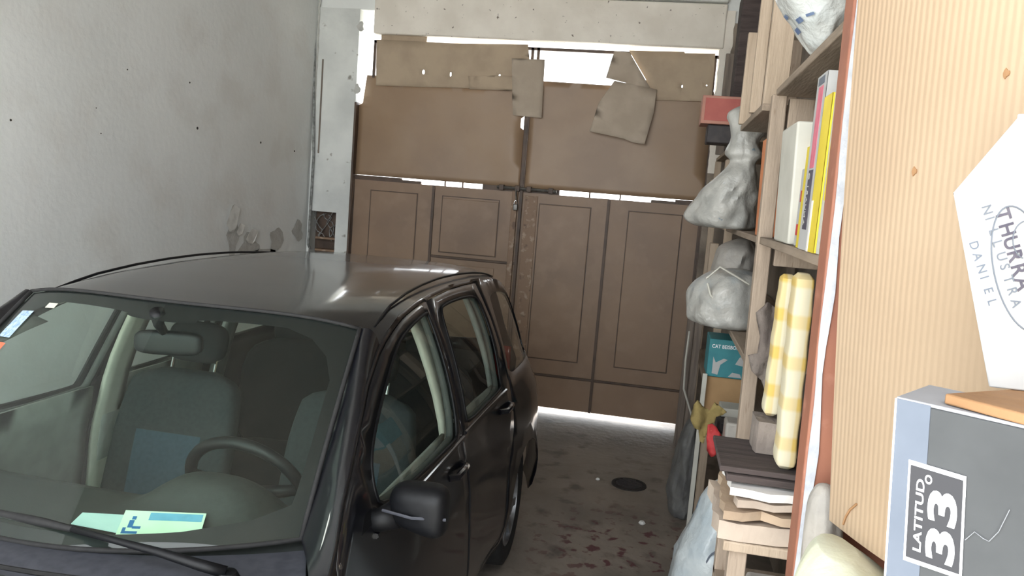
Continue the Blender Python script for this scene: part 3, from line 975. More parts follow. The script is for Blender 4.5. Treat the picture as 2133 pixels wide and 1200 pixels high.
# wiper
wi = obj('wiper', MB().tube([at(470, 1192, Z=1.005), at(420, 1178, Z=1.02), at(330, 1150, Z=1.03), at(240, 1126, Z=1.03), at(150, 1103, Z=1.025)], [.014, .013, .010, .008, .007], 8), 'plastic', car, smooth='all')
obj('wiper_blade', MB().tube([at(200, 1114, Z=1.02), at(90, 1088, Z=1.015), at(0, 1070, Z=1.01), at(-160, 1036, Z=1.00)], [.006, .011, .011, .006], 6), 'rubber', wi, smooth='all')
obj('wiper_pivot', MB().lathe([(0, .028), (.03, .028), (.045, .02), (.048, .001)], at(474, 1195, Z=1.0) + Vector((0, 0, -.04)), 'Z', 14), 'plastic', wi, smooth=True)
obj('washer_jet', B(-.668, -.655, 1.655, 1.675, .965, 1.01), 'chrome', car, bevel=.004)


# dashboard
def dashp(u, v):
    x = (u * 2 - 1) * .68
    prof = [(1.60, .90), (1.66, .955), (1.80, .965), (1.95, .955), (2.08, .90), (2.12, .82), (2.10, .66), (2.02, .50)]
    k = v * (len(prof) - 1)
    i = min(int(k), len(prof) - 2)
    y, z = [a + (b - a) * (k - i) for a, b in zip(prof[i], prof[i + 1])]
    y += .12 * abs(u * 2 - 1) ** 2 * (1 - v) ** 2
    # hood over the instruments in front of the driver
    g = math.exp(-((x - .30) / .20) ** 4) * math.exp(-((y - 1.96) / .13) ** 4)
    z += .105 * g * (1 - ((x - .30) / .30) ** 2)
    return Vector((CX + x, y, z))


obj('dashboard', MB().grid(dashp, 61, 50), 'dash', car, smooth='all')
sw = thing('steering_wheel', (CX + .33, 2.12, .75), None, None)
sw.parent = car
sw.location = Vector((CX + .33, 2.12, .75)) - wloc(car)
sc_ = Vector((CX + .305, 2.12, .955))
sax = Vector((0, .90, .44)).normalized()              # wheel axis, tilted towards the driver
sup = Vector((0, -.44, .90))
ring = [sc_ + Vector((1, 0, 0)) * .185 * math.cos(a) + sup * .185 * math.sin(a) for a in [2 * math.pi * k / 40 for k in range(42)]]
obj('rim', MB().tube(ring, .0185, 10, cap=False), 'plastic', sw, smooth='all')
obj('hub', MB().grid(lambda u, v: sc_ + Vector((1, 0, 0)) * .085 * math.cos(2 * math.pi * u) * math.sin(math.pi * v) + sup * .07 * math.sin(2 * math.pi * u) * math.sin(math.pi * v) + sax * (-.035 + .03 * math.cos(math.pi * v)), 18, 9, closeu=True), 'dash', sw, smooth='all')
for a in (math.radians(10), math.radians(170), math.radians(270)):
    obj('spoke', MB().tube([sc_ + sax * -.03, sc_ + Vector((1, 0, 0)) * .18 * math.cos(a) + sup * .18 * math.sin(a)], [.03, .016], 8), 'plastic', sw, smooth='all')
obj('column', MB().tube([sc_ - sax * .04, sc_ - sax * .22], .05, 10), 'dash', sw, smooth=True)


# seats
def cushion(fn, n=20, m_=12):
    return MB().grid(fn, n, m_, closeu=True, caps=False)


def superell(c, r, T=None, e=.45, nu=24, nv=14):
    def fn(u, v):
        a, b = 2 * math.pi * u, (v - .5) * math.pi
        q = [math.copysign(abs(k) ** e, k) for k in (math.cos(b) * math.cos(a), math.cos(b) * math.sin(a), math.sin(b))]
        p_ = Vector((q[0] * r[0], q[1] * r[1], q[2] * r[2]))
        if T:
            p_ = T @ p_
        return Vector(c) + p_
    return MB().grid(fn, nu, nv, closeu=True)


for s in (-1, 1):
    sx = CX + s * .37
    st = thing('front_seat', (sx, 2.6, .26), None, None)
    st.parent = car
    st.location = Vector((sx, 2.6, .26)) - wloc(car)
    tilt = Matrix.Rotation(math.radians(-18), 3, 'X')

    def back(u, v):
        a = 2 * math.pi * u
        z = -.32 + .64 * v
        wdt = .255 - .045 * max(0, (v - .5) * 2) ** 2.2
        if v > .9:
            wdt *= 1 - .45 * ((v - .9) / .1) ** 2
        x_ = math.copysign(abs(math.cos(a)) ** .5, math.cos(a)) * wdt
        y_ = math.copysign(abs(math.sin(a)) ** .6, math.sin(a)) * (.075 if v < .93 else .075 * (1 - ((v - .93) / .07) ** 2 * .9))
        y_ -= .03 * (abs(x_) / .25) ** 3
        return Vector((sx, 2.78, .78)) + tilt @ Vector((x_, y_, z))
    bk = obj('seat_back', MB().grid(back, 28, 22, closeu=True, caps=True), 'seat', st, smooth='all')
    ctr = [Vector((sx, 2.78, .78)) + tilt @ Vector((x_, -.0795, z_)) for x_, z_ in ((-.13, -.3), (.13, -.3), (.14, -.02), (.14, .06), (-.14, .06), (-.14, -.02))]
    obj('centre_panel', MB().prism(ctr, tilt @ Vector((0, .02, 0))), 'seatblue', bk)
    hr = obj('headrest', superell(Vector((sx, 2.78, .78)) + tilt @ Vector((0, -.005, .435)), (.125, .055, .085), tilt, .6), 'darkcloth', st, smooth='all')
    for k in (-.06, .06):
        a0 = Vector((sx, 2.78, .78))
        obj('headrest_post', MB().tube([a0 + tilt @ Vector((k * 1.6, 0, .29)), a0 + tilt @ Vector((k * 1.6, 0, .385))], .006, 6), 'chrome', hr, smooth=True)
    obj('seat_cushion', superell((sx, 2.48, .45), (.25, .26, .09)), 'seat', st, smooth='all')
    obj('seat_base', B(sx - .2, sx + .2, 2.3, 2.7, .26, .40), 'darkcloth', st)
rb = obj('rear_bench', superell((CX, 3.42, .48), (.62, .24, .11)), 'darkcloth', car, smooth='all')
obj('rear_backrest', superell((CX, 3.72, .78), (.62, .09, .30), Matrix.Rotation(math.radians(-14), 3, 'X')), 'darkcloth', car, smooth='all')
for s in (-1, 1):
    obj('rear_headrest', superell((CX + s * .36, 3.80, 1.10), (.12, .05, .07), None, .6), 'darkcloth', car, smooth='all')
obj('parcel_shelf', B(CX - .56, CX + .56, 3.90, 4.38, .97, .985), 'darkcloth', car)
# interior mirror and sun visors
rv = obj('rear_view_mirror', superell((CX - .02, 2.19, 1.355), (.105, .022, .038), Matrix.Rotation(math.radians(14), 3, 'Z'), .5), 'plastic', car, smooth='all')
obj('mirror_stem', MB().tube([(CX - .03, 2.19, 1.375), (CX - .03, 2.15, 1.42), (CX - .02, 2.13, 1.462)], [.012, .016, .026], 8), 'plastic', rv, smooth='all')
for s in (1, -1):
    obj('sun_visor', B(CX + s * .34 - .19, CX + s * .34 + .19, 2.28, 2.43, 1.447, 1.460), 'headliner', car, bevel=.005)

# cards on the dashboard (separate things)
pc = [at(262, 1065, Z=1.0), at(430, 1072, Z=1.0), at(415, 1122, Z=.972), at(240, 1117, Z=.972)]
card = tag(obj('permit_card', MB().prism(pc, (0, 0, .003)), 'papergreen'), 'pale green parking permit with blue wheelchair figure on the dashboard', 'card')


def oncard(q, u0, u1, v0, v1, dz=.0036):
    f_ = lambda u, v: q[3].lerp(q[2], u).lerp(q[0].lerp(q[1], u), v) + Vector((0, 0, dz))
    return [f_(u0, v0), f_(u1, v0), f_(u1, v1), f_(u0, v1)]


obj('print_band', MB().add(oncard(pc, .32, .97, .62, .93), [(0, 1, 2, 3)]), 'printblue', card)
fig = MB()
for (u0, u1, v0, v1) in ((.12, .17, .62, .76), (.10, .16, .3, .6), (.16, .26, .26, .36), (.05, .24, .06, .16), (.05, .09, .1, .3)):
    fig.add(oncard(pc, u0, u1, v0, v1), [(0, 1, 2, 3)])
obj('wheelchair_figure', fig, 'deepblue', card)
pd = [at(172, 1069, Z=.978), at(262, 1074, Z=.978), at(250, 1112, Z=.972), at(148, 1092, Z=.972)]
tag(obj('paper_slip', MB().prism(pd, (0, 0, .002)), 'paperblue'), 'white paper slip tucked beside the permit on the dashboard', 'paper')

# ================================================================ SHELVES ON THE RIGHT
def slab(name, x0, x1, y0, y1, z0, z1, m, parent=None, bevel=.004, lean=0.0, label=None, cat=None, group=None, yl=0.0):
    """box whose top is shifted by lean in x and yl in y"""
    mb = MB().box(x0, x1, y0, y1, z0, z1)
    for k in range(4, 8):
        mb.v[k] += Vector((lean, yl, 0))
    o = obj(name, mb, m, parent, bevel=bevel)
    if label:
        tag(o, label, cat, group)
    return o


# --- near unit: red-brown cabinet side with a worn edge, two boards, back posts and an end frame
near = thing('shelf_unit', (.56, 2.3, 0), 'wooden shelf unit with a tall red-brown painted side board', 'shelf')
UY0, UY1 = 1.665, 1.745
up = slab('side_board', .366, WR - .01, UY0, UY1, 0, 2.75, 'brownpaint', near, .004, lean=-.052)


def wornx(z):
    return .366 - .052 * z / 2.75


nw = 46
wv = []
for k in range(nw):
    z = .2 + k * 2.5 / (nw - 1)
    c = wornx(z)
    n1, n2 = noise.noise(Vector((0, 3.1, z * 5))), noise.noise(Vector((4, 0.3, z * 6)))
    wv.append((Vector((c + .004 + .006 * n1, UY0 - .0025, z)), Vector((c + .021 + .008 * n2 + .004 * max(0, z - 1.9), UY0 - .0025, z))))
obj('worn_edge', MB().add([p for q in wv for p in q], [(2 * k, 2 * k + 1, 2 * k + 3, 2 * k + 2) for k in range(nw - 1)]), 'worn', up, solid=.003)
slab('shelf_board', .352, WR - .01, UY1, 2.95, 2.315, 2.34, 'woodx', near, .003)
slab('shelf_board', .352, WR - .01, UY1, 2.95, 1.795, 1.82, 'woodx', near, .003)
slab('front_post', .365, .415, 2.93, 2.985, 0, 2.32, 'wood', near, .004, lean=-.025)
slab('end_rail', .40, WR - .01, 2.935, 2.975, 2.20, 2.31, 'wood', near, .004)
slab('end_rail', .41, WR - .01, 2.94, 2.98, 1.72, 1.79, 'wood', near, .004)
slab('end_rail', .42, WR - .01, 2.94, 2.98, .98, 1.05, 'wood', near, .004)
slab('back_post', WR - .06, WR - .015, 2.93, 2.985, 0, 2.315, 'wood', near, .004)

# --- far unit
far = thing('shelf_unit', (.56, 4.6, 0), 'long dusty wooden shelf unit reaching to the gate', 'shelf')
for z in (.80, 1.33, 1.79):
    slab('shelf_board', .365, WR - .01, 3.0, 6.25, z, z + .025, 'woodx', far, .003)
for y0, y1 in ((3.0, 3.80), (4.3, 6.25)):
    slab('shelf_board', .315 if y0 < 4 else .365, WR - .01, y0, y1, 2.27, 2.295, 'woodx', far, .003)
for y in (4.62, 6.2):
    slab('front_post', .36, .405, y, y + .05, 0, 2.27, 'palewood', far, .004)
    slab('back_post', WR - .06, WR - .015, y, y + .05, 0, 2.27, 'wood', far, .004)
slab('front_post', .363, .408, 3.02, 3.06, 0, .80, 'palewood', far, .004)

# --- things on the middle board of the near unit (z = 1.82), far to near
SZ = 1.8215
slab('panel_offcut', .40, .66, 2.70, 2.74, SZ, 2.10, 'slate', None, .003, label='dark slate-coloured panel standing behind the white box file', cat='panel')
wbx = thing('box_file', (.44, 2.45, SZ), 'off-white box file with yellowed pages on the middle shelf', 'box')
wm = MB().prism([(.357, 2.34, SZ), (.545, 2.34, SZ), (.545, 2.52, SZ), (.357, 2.62, SZ)], (-.012, 0, .345))
obj('case', wm, 'offwhite', wbx, bevel=.006)
slab('page_block', .392, .53, 2.325, 2.345, SZ + .08, SZ + .30, 'pages', wbx, .003)
slab('magazine_box', .362, .52, 2.19, 2.27, SZ, SZ + .21, 'white', None, .004, label='small white carton with red marks, low among the books on middle shelf', cat='carton')
mg = bpy.context.scene.objects['magazine_box']
for (u0, u1, z0, z1, m) in ((.375, .395, .125, .15, 'pink'), (.37, .40, .03, .055, 'red'), (.40, .43, .02, .045, 'ink')):
    obj('red_mark', B(u0, u1, 2.1885, 2.1898, SZ + z0, SZ + z1), m, mg)
for (z0, z1, y0, y1) in ((.12, .15, 2.205, 2.24), (.03, .06, 2.20, 2.25)):
    obj('red_mark', B(.3605, .3618, y0, y1, SZ + z0, SZ + z1), 'red', mg)


def book(name, y0, y1, x0, x1, h, cover, label, spine=(), page='newsp', yl=0.0):
    t = thing(name, ((x0 + x1) / 2, (y0 + y1) / 2, SZ), label, 'book', 'books on the middle shelf')
    slab('cover', x0, x0 + .003, y0, y1, SZ, SZ + h, cover, t, .001)
    slab('cover', x0, x1, y0, y0 + .003, SZ, SZ + h, cover, t, .001)
    slab('cover', x0, x1, y1 - .003, y1, SZ, SZ + h, cover, t, .001)
    slab('page_block', x0 + .004, x1 - .006, y0 + .004, y1 - .004, SZ + .004, SZ + h - .006, page, t, .002)
    for z0, z1, a, b, m in spine:
        obj('spine_print', B(x0 - .0012, x0 - .0002, y0 + (y1 - y0) * a, y0 + (y1 - y0) * b, SZ + z0, SZ + z1), m, t)
    return t


book('thin_book', 2.125, 2.17, .352, .54, .26, 'yellow', 'thin low yellow-spined book between the white carton and the tall white book')
tb = book('tall_book', 1.985, 2.105, .347, .56, .425, 'white', 'tall white book with pink and dark title on its spine',
          ((.20, .395, .25, .7, 'pink'), (.05, .195, .25, .7, 'ink'), (.40, .418, .2, .8, 'slate')))
for k, ch in enumerate('ANUARIO'):
    text('spine_letter', ch, .022, frame3((.3452, 2.062, SZ + .06 + k * .0185), (0, 0, 1), (0, -1, 0)), 'offwhite', tb, .0003)
book('wide_book', 1.885, 1.975, .345, .56, .36, 'yellow', 'bright yellow thick book nearest the red-brown side board', ((.0, .12, .75, .97, 'newsp'),))
book('slim_book', 1.842, 1.880, .350, .55, .43, 'offwhite', 'slim pale tall book with a yellow edge squeezed against the red-brown side board', ((.12, .41, .1, .45, 'yellow'),), 'pages')


# --- bags: stacked rings with creases
def bag(name, rings, m, label, seed=0, crease=.10, n=48, cat='plastic bag', sub=8, group=None, fine=.5):
    """rings: (cx, cy, z, rx, ry) from bottom to top"""
    def cr(i, t):
        a, b, c, d = [rings[max(0, min(len(rings) - 1, i + k))] for k in (-1, 0, 1, 2)]
        return [.5 * ((2 * b[q]) + (-a[q] + c[q]) * t + (2 * a[q] - 5 * b[q] + 4 * c[q] - d[q]) * t * t + (-a[q] + 3 * b[q] - 3 * c[q] + d[q]) * t ** 3) for q in range(5)]
    rr = []
    for i in range(len(rings) - 1):
        for k in range(sub):
            q_ = cr(i, k / sub)
            q_[2] = min(max(q_[2], rings[0][2]), rings[-1][2])
            rr.append(q_)
    rr.append(list(rings[-1]))
    vs = []
    for j, (cx, cy, z, rx, ry) in enumerate(rr):
        for k in range(n):
            a = 2 * math.pi * k / n
            w = 1 + crease * (noise.noise(Vector((math.cos(a) * 1.7 + seed, math.sin(a) * 1.7, z * 7))) + fine * noise.noise(Vector((math.cos(a) * 4.5, math.sin(a) * 4.5 + seed, z * 16))) - 1.1 * abs(noise.noise(Vector((math.cos(a) * 2.6 + seed * 2, math.sin(a) * 2.6, z * 10 + seed)))) + .5)
            vs.append(Vector((cx + max(rx, .002) * w * math.cos(a), cy + max(ry, .002) * w * math.sin(a), z)))
    fs = [(j * n + k, j * n + (k + 1) % n, (j + 1) * n + (k + 1) % n, (j + 1) * n + k) for j in range(len(rr) - 1) for k in range(n)]
    fs += [tuple(range(n))[::-1], tuple(range((len(rr) - 1) * n, len(rr) * n))]
    o = obj(name, MB().add(vs, fs), m, smooth=True, auto=60)
    if label:
        tag(o, label, cat, group)
    return o


# bag lying on the upper board and sagging over its edge
b1 = bag('plastic_bag', [(.385, 2.32, 2.3415, .012, .05), (.375, 2.32, 2.36, .03, .08), (.36, 2.30, 2.42, .065, .13), (.345, 2.28, 2.50, .105, .18), (.36, 2.28, 2.60, .12, .2), (.39, 2.30, 2.68, .06, .1), (.40, 2.30, 2.74, .07, .07)],
         'polyclear', 'clear crumpled plastic bag with blue print on the highest shelf board', 3, .16)
for px, py, w, h in ((1640, 34, 14, 7), (1642, 50, 12, 7), (1668, 40, 16, 8), (1640, 68, 9, 12), (1664, 63, 14, 9), (1641, 90, 8, 6), (1690, 28, 16, 4)):
    c_ = at(px, py, Y=2.13)
    hit, loc, nrm, _i = b1.ray_cast(Vector((0, 0, CAMH)) - b1.location, (c_ - Vector((0, 0, CAMH))).normalized())
    if hit:
        loc = loc + b1.location
        n_ = nrm.normalized()
        ux_ = Vector((0, 0, 1)).cross(n_).normalized()
        uy_ = n_.cross(ux_)
        k_ = 2.13 / 1640 / 2
        obj('blue_print', MB().prism([loc + n_ * .004 + ux_ * a_ * w * k_ * 1.6 + uy_ * b_ * h * k_ * 1.6 for a_, b_ in ((-1, -1), (1, -.8), (.9, 1), (-1, .8))], n_ * .0006), 'bluemark', b1)

# pale planks standing on the top board of the far unit
ZP = 2.2965
for i, (x0, x1, y, zt, m, lab) in enumerate((
        (1600, 1650, 3.15, 3.0, 'palewood', 'widest pale plank beside the clear bag above the shelves'),
        (1568, 1598, 3.30, 3.0, 'palewood', 'pale plank standing second from the clear bag, top of shelf'),
        (1551, 1579, 3.74, 2.70, 'palewood', 'narrow pale batten standing in front of the red box'),
        (1538, 1556, 5.52, 2.98, 'greywood', 'grey old plank behind the narrow pale batten'),
        (1512, 1532, 5.85, 3.0, 'greywood', 'grey old plank standing farthest, beside the gate'))):
    a, b = at(x0, 120, Y=y).x, at(x1, 120, Y=y).x
    a = max(a, .30)
    slab('plank', a, max(b, a + .04), y, y + .035, ZP, zt, m, None, .004, label=lab, cat='plank', group='planks on top of the far shelf')
p = at(1575, 95, Y=3.55)
slab('batten_pack', .36, .50, 3.48, 3.70, ZP, 2.62, 'wood', None, .004, label='pack of short battens under the loose brick, top of far shelf', cat='wood')
tag(obj('brick', B(.362, .46, 3.50, 3.68, 2.62, 2.70), 'brick', bevel=.006), 'single reddish brick lying among the planks on top of the shelf', 'brick')
slab('dark_block', .36, .52, 5.2, 5.45, ZP + .0, 3.25, 'darkwood', None, .008, label='tall dark wooden block at the top of the far shelf near the gate beam', cat='wood')

# red box on a black case
rx0, rx1 = .17, .45
rbx = thing('red_box', (.31, 4.9, 2.40), 'flat faded red box sticking out of the far shelf', 'box')
bz = 2.2965
slab('black_case', .215, .52, 4.88, 5.06, bz, 2.405, 'black', None, .008, label='black case under the flat red box on the far shelf', cat='case')
slab('carton', rx0 + .0, .47, 4.86, 5.08, 2.4065, 2.57, 'redrim', rbx, .004)
slab('front_label', rx0 + .018, .46, 4.8575, 4.861, 2.425, 2.555, 'redbox', rbx, .001)

# --- far unit, board z = 1.815
bag('plastic_bag', [(.33, 4.1, 1.817, .04, .05), (.31, 4.1, 1.82, .13, .16), (.29, 4.1, 1.87, .165, .19), (.31, 4.05, 1.98, .135, .17), (.345, 4.0, 2.08, .085, .12), (.36, 4.0, 2.14, .06, .08), (.36, 4.0, 2.18, .085, .09), (.355, 4.0, 2.24, .065, .08), (.37, 4.0, 2.30, .085, .08), (.39, 4.0, 2.37, .12, .09), (.42, 4.0, 2.41, .09, .05)],
    'poly', 'grey-white knotted plastic bag slumped over the shelf edge', 11, .14)
ob = thing('orange_box', (.42, 3.2, 1.815), 'narrow orange-brown box with a white label behind the shelf post', 'box')
slab('carton', .375, .47, 3.14, 3.30, 1.8165, 2.19, 'orangebox', ob, .003, lean=-.01)
slab('white_label', .374, .418, 3.1365, 3.1395, 1.90, 2.10, 'white', ob, .0005)
slab('brown_carton', .365, .47, 4.70, 4.86, 1.8165, 2.10, 'kraft', None, .004, label='plain tan carton behind the grey-white knotted bag', cat='carton')
slab('tan_block', .30, .37, 5.4, 5.55, 1.817, 2.10, 'palewood', None, .004, label='pale wooden block standing nearest the gate on the shelf of the knotted bag', cat='wood')
slab('tan_block', .36, .45, 5.1, 5.2, 1.8165, 2.22, 'palewood', None, .004, label='taller pale wooden block right of the shorter block, below the red box', cat='wood')

# --- board z = 1.355
bag('plastic_bag', [(.38, 3.9, 1.357, .05, .05), (.36, 3.9, 1.36, .15, .17), (.34, 3.9, 1.42, .17, .20), (.345, 3.9, 1.52, .165, .20), (.37, 3.9, 1.60, .12, .17), (.39, 3.9, 1.63, .05, .07)],
    'polygrey', 'grey translucent plastic bag with a thin cord, under the knotted bag', 21, .12)
hb_ = bpy.context.scene.objects['plastic_bag.002']
obj('cord', MB().tube([at(1472, 580, Y=3.7), at(1500, 556, Y=3.68), at(1540, 580, Y=3.68), at(1560, 592, Y=3.7)], .005, 6), 'offwhite', hb_, smooth=True)
obj('cord', MB().tube([at(1474, 590, Y=3.72), at(1480, 615, Y=3.7), at(1496, 632, Y=3.7), at(1512, 645, Y=3.74)], .006, 6), 'offwhite', hb_, smooth=True)
bag('cloth_bundle', [(.45, 4.3, 1.357, .05, .05), (.42, 4.32, 1.36, .10, .16), (.40, 4.32, 1.55, .11, .18), (.41, 4.32, 1.70, .10, .16), (.44, 4.32, 1.765, .03, .04)],
    'polydust', 'dusty grey bundle packed above the grey bag with the cord', 31, .14, cat='bundle')
slab('tan_block', .345, .40, 5.5, 5.6, 1.357, 1.68, 'palewood', None, .004, label='pale wooden block under the shelf of the knotted bag, near the gate', cat='wood')

# --- board z = 0.825: teal box on a tan carton
slab('kraft_carton', .33, .52, 4.28, 4.48, .8265, 1.02, 'kraft', None, .004, label='open tan carton under the teal box', cat='carton')
tl = thing('teal_box', (.42, 4.35, 1.02), 'teal printed box with white lettering', 'box')
slab('carton', .318, .53, 4.26, 4.50, 1.0215, 1.225, 'teal', tl, .004)
text('lettering', 'CAT BEISBOR  BO', .027, frame3((.332, 4.2585, 1.178), (1, 0, .01), (0, 0, 1)), 'print', tl, .0005, .0005, .86)
for pts in (((.345, 1.04), (.375, 1.035), (.385, 1.09), (.42, 1.12), (.40, 1.125), (.36, 1.10), (.345, 1.13)), ((.46, 1.10), (.525, 1.09), (.525, 1.15), (.48, 1.14)), ((.43, 1.03), (.50, 1.03), (.49, 1.05), (.45, 1.055))):
    obj('white_shape', MB().prism([(a, 4.2588, b) for a, b in pts], (0, -.0006, 0)), 'white', tl)
slab('slat_offcut', .298, .322, 4.22, 4.235, .001, 1.04, 'offwhite', None, .002, label='thin whitish slat standing left of the tan carton', cat='slat')
slab('tool_case', .365, .50, 3.85, 4.05, .8265, .90, 'black', None, .02, label='black tool case below the tan carton', cat='case')
slab('paper_block', .38, .50, 3.9, 4.05, .9015, .945, 'offwhite', None, .006, label='pale block lying on the black tool case', cat='block')


def drape(name, pts, m, label, cat, thick=.03, seed=0):
    """crumpled cloth: outline in (x, z) on plane y with folds and real thickness"""
    y, outl = pts
    mb = MB()
    f = sheet(outl, [], lambda x, z: Vector((x, y + .045 * noise.noise(Vector((x * 22 + seed, 0, z * 8))) + .015 * noise.noise(Vector((x * 50, seed, z * 40))), z)), .014)
    return tag(obj(name, f, m, smooth='all', solid=thick), label, cat)


def pxpoly(pts, Y):
    return (Y, [(at(a, b, Y=Y).x, at(a, b, Y=Y).z) for a, b in pts])


drape('olive_cloth', pxpoly(((1446, 842), (1453, 832), (1462, 845), (1478, 856), (1488, 838), (1499, 845), (1513, 858), (1506, 866), (1492, 868), (1488, 880), (1478, 884), (1474, 902), (1466, 926), (1458, 922), (1456, 896), (1446, 890), (1438, 872)), 3.7), 'olive', 'olive cloth hanging over the shelf edge above the red rag', 'cloth', .006, 3)
drape('red_rag', pxpoly(((1475, 886), (1484, 884), (1493, 893), (1503, 910), (1504, 921), (1494, 926), (1492, 942), (1481, 948), (1473, 938), (1472, 912)), 3.60), 'red', 'bright red rag hanging below the olive cloth', 'cloth', .006, 5)
drape('grey_cloth', pxpoly(((1574, 650), (1598, 628), (1626, 650), (1622, 745), (1613, 838), (1598, 826), (1588, 796), (1566, 772), (1561, 742), (1578, 735), (1583, 700)), 2.86), 'cloth', 'grey-brown cloth hanging on the shelf post beside the yellow checked pads', 'cloth', .008, 9)
slab('bucket_lid', .37, .52, 3.5, 3.62, .8265, .98, 'polydust', None, .01, label='dusty grey tin behind the shelf post, near the red rag', cat='tin')
slab('stick', .43, .445, 3.2, 3.22, 1.36, 1.62, 'brick', None, .003, lean=-.05, label='short reddish stick leaning behind the shelf post', cat='stick')

# floor-level sacks and boards
bag('sack', [(.31, 4.95, .0, .05, .10), (.30, 4.95, .01, .075, .17), (.295, 4.95, .12, .085, .19), (.30, 4.95, .3, .07, .17), (.31, 4.95, .45, .065, .15), (.32, 4.95, .56, .04, .09), (.33, 4.95, .60, .02, .03)],
    'greysack', 'dark grey sack slumped on the floor below the olive cloth', 41, .16, cat='sack')
bag('plastic_bag', [(.36, 3.3, .0, .07, .08), (.345, 3.3, .01, .13, .16), (.33, 3.3, .2, .145, .18), (.335, 3.3, .45, .13, .17), (.36, 3.3, .62, .10, .14), (.375, 3.3, .74, .075, .10), (.385, 3.3, .79, .03, .04)],
    'polyw', 'tall milky-blue plastic bag standing on the floor, with a round print', 51, .10)
bb = bpy.context.scene.objects['plastic_bag.003']
cp = at(1500, 1185, Y=3.13)
obj('round_print', MB().tube([cp + Vector((.055 * math.cos(a), .012 * abs(math.cos(a)) - .005, .075 * math.sin(a))) for a in [2 * math.pi * k / 24 for k in range(26)]], .004, 6, cap=False), 'shoeblue', bb, smooth=True)
for i, (px, y, w, z1, lab) in enumerate(((1442, 5.6, .05, 1.25, 'grey board leaning on the gate end of the shelf, third from the gate'), (1430, 6.0, .035, 1.3, 'grey board leaning on the gate end of the shelf, second from the gate'), (1424, 6.35, .03, 1.2, 'narrow grey board leaning nearest the gate'))):
    x = at(px, 800, Y=y).x - .03
    slab('leaning_board', x, x + w, y, y + .02, 0.001, z1, 'greywood', None, .003, lean=.008, label=lab, cat='board', group='boards leaning by the gate')
tag(obj('cable', MB().tube([at(1436, 690, Y=5.5), at(1428, 750, Y=5.5), at(1424, 810, Y=5.5), at(1436, 850, Y=5.5), at(1446, 885, Y=5.5), at(1447, 905, Y=5.5)], .007, 6), 'offwhite', smooth=True), 'thin white cable hanging beside the boards at the gate end', 'cable')

# --- low bench in the near bay with a pile of papers and boards, two checked pads standing on it
bench = thing('low_bench', (.40, 2.08, 0), 'rough low wooden bench carrying the pile of papers', 'bench')
slab('bench_top', .232, .72, 1.95, 2.30, 1.062, 1.088, 'palewood', bench, .004)
for x, y in ((.25, 1.97), (.25, 2.24), (.66, 1.97), (.66, 2.24)):
    slab('leg', x, x + .045, y, y + .045, 0, 1.062, 'wood', bench, .003)
slab('shelf', .25, .70, 1.97, 2.28, .86, .88, 'woodx', bench, .003)
slab('white_packet', .315, .40, 2.0, 2.1, .8815, .955, 'newsp', None, .01, label='white packet under the top of the low bench', cat='packet')


def wavy(name, x0, x1, y0, y1, z0, z1, m, label, cat, seed, amp=.012, n=9):
    """soft folded layer with uneven top and edge"""
    def top(u, v):
        x, y = x0 + (x1 - x0) * u, y0 + (y1 - y0) * v
        return Vector((x + .028 * noise.noise(Vector((y * 14, seed, 0))), y + .028 * noise.noise(Vector((x * 14, seed, 5))), z1 + amp * noise.noise(Vector((x * 14, y * 14, seed)))))
    mb = MB()
    nx, ny = n, n
    g = [top(i / (nx - 1), j / (ny - 1)) for j in range(ny) for i in range(nx)]
    lo = [Vector((p_.x, p_.y, z0 + (p_.z - z1) * .3 + abs(amp) * .3)) for p_ in g]
    k = nx * ny
    fs = []
    for j in range(ny - 1):
        for i in range(nx - 1):
            a = j * nx + i
            fs += [(a, a + 1, a + nx + 1, a + nx), (k + a, k + a + nx, k + a + nx + 1, k + a + 1)]
    bd = [i for i in range(nx)] + [j * nx + nx - 1 for j in range(1, ny)] + [(ny - 1) * nx + i for i in range(nx - 2, -1, -1)] + [j * nx for j in range(ny - 2, 0, -1)]
    fs += [(bd[i], k + bd[i], k + bd[(i + 1) % len(bd)], bd[(i + 1) % len(bd)]) for i in range(len(bd))]
    return tag(obj(name, mb.add(g + lo, fs), m, smooth=True), label, cat)


wavy('paper_pile', .215, .60, 1.955, 2.26, 1.088, 1.135, 'paper', 'lowest dusty paper sheaf on the low bench', 'papers', 1, .008)
wavy('paper_pile', .228, .60, 1.95, 2.26, 1.144, 1.170, 'paperbrown', 'brown crumpled paper sheaf, second up on the low bench', 'papers', 2, .010)
wavy('paper_pile', .250, .60, 1.945, 2.26, 1.180, 1.200, 'paper', 'dusty folded papers under the white newspaper on the low bench', 'papers', 3, .008)
wavy('newspaper', .235, .60, 1.94, 2.25, 1.208, 1.230, 'newsp', 'white folded newspaper under the dark boards on the low bench', 'newspaper', 4, .005)
slab('dark_board', .222, .60, 1.96, 2.22, 1.238, 1.256, 'darkwood', None, .003, label='lower dark board on top of the white newspaper', cat='board')
slab('dark_board', .205, .60, 1.97, 2.24, 1.2575, 1.272, 'darkwood', None, .003, label='upper dark board carrying the yellow checked pads', cat='board')


def pad(name, x0, x1, y0, y1, z0, z1, lean, label):
    def fn(u, v):
        a, b = 2 * math.pi * u, v
        q = [math.copysign(abs(k) ** .35, k) for k in (math.cos(a), math.sin(a))]
        e = 1 - .5 * max(0, abs(b * 2 - 1) - .94) / .06
        bul = 1 + .05 * math.sin(b * 26)
        return Vector(((x0 + x1) / 2 + q[0] * (x1 - x0) / 2 * e * bul + lean * b, (y0 + y1) / 2 + q[1] * (y1 - y0) / 2 * e, z0 + (z1 - z0) * b))
    return tag(obj(name, MB().grid(fn, 20, 40, closeu=True, caps=True), 'check', smooth=True), label, 'pad', 'yellow checked pads on the low bench')


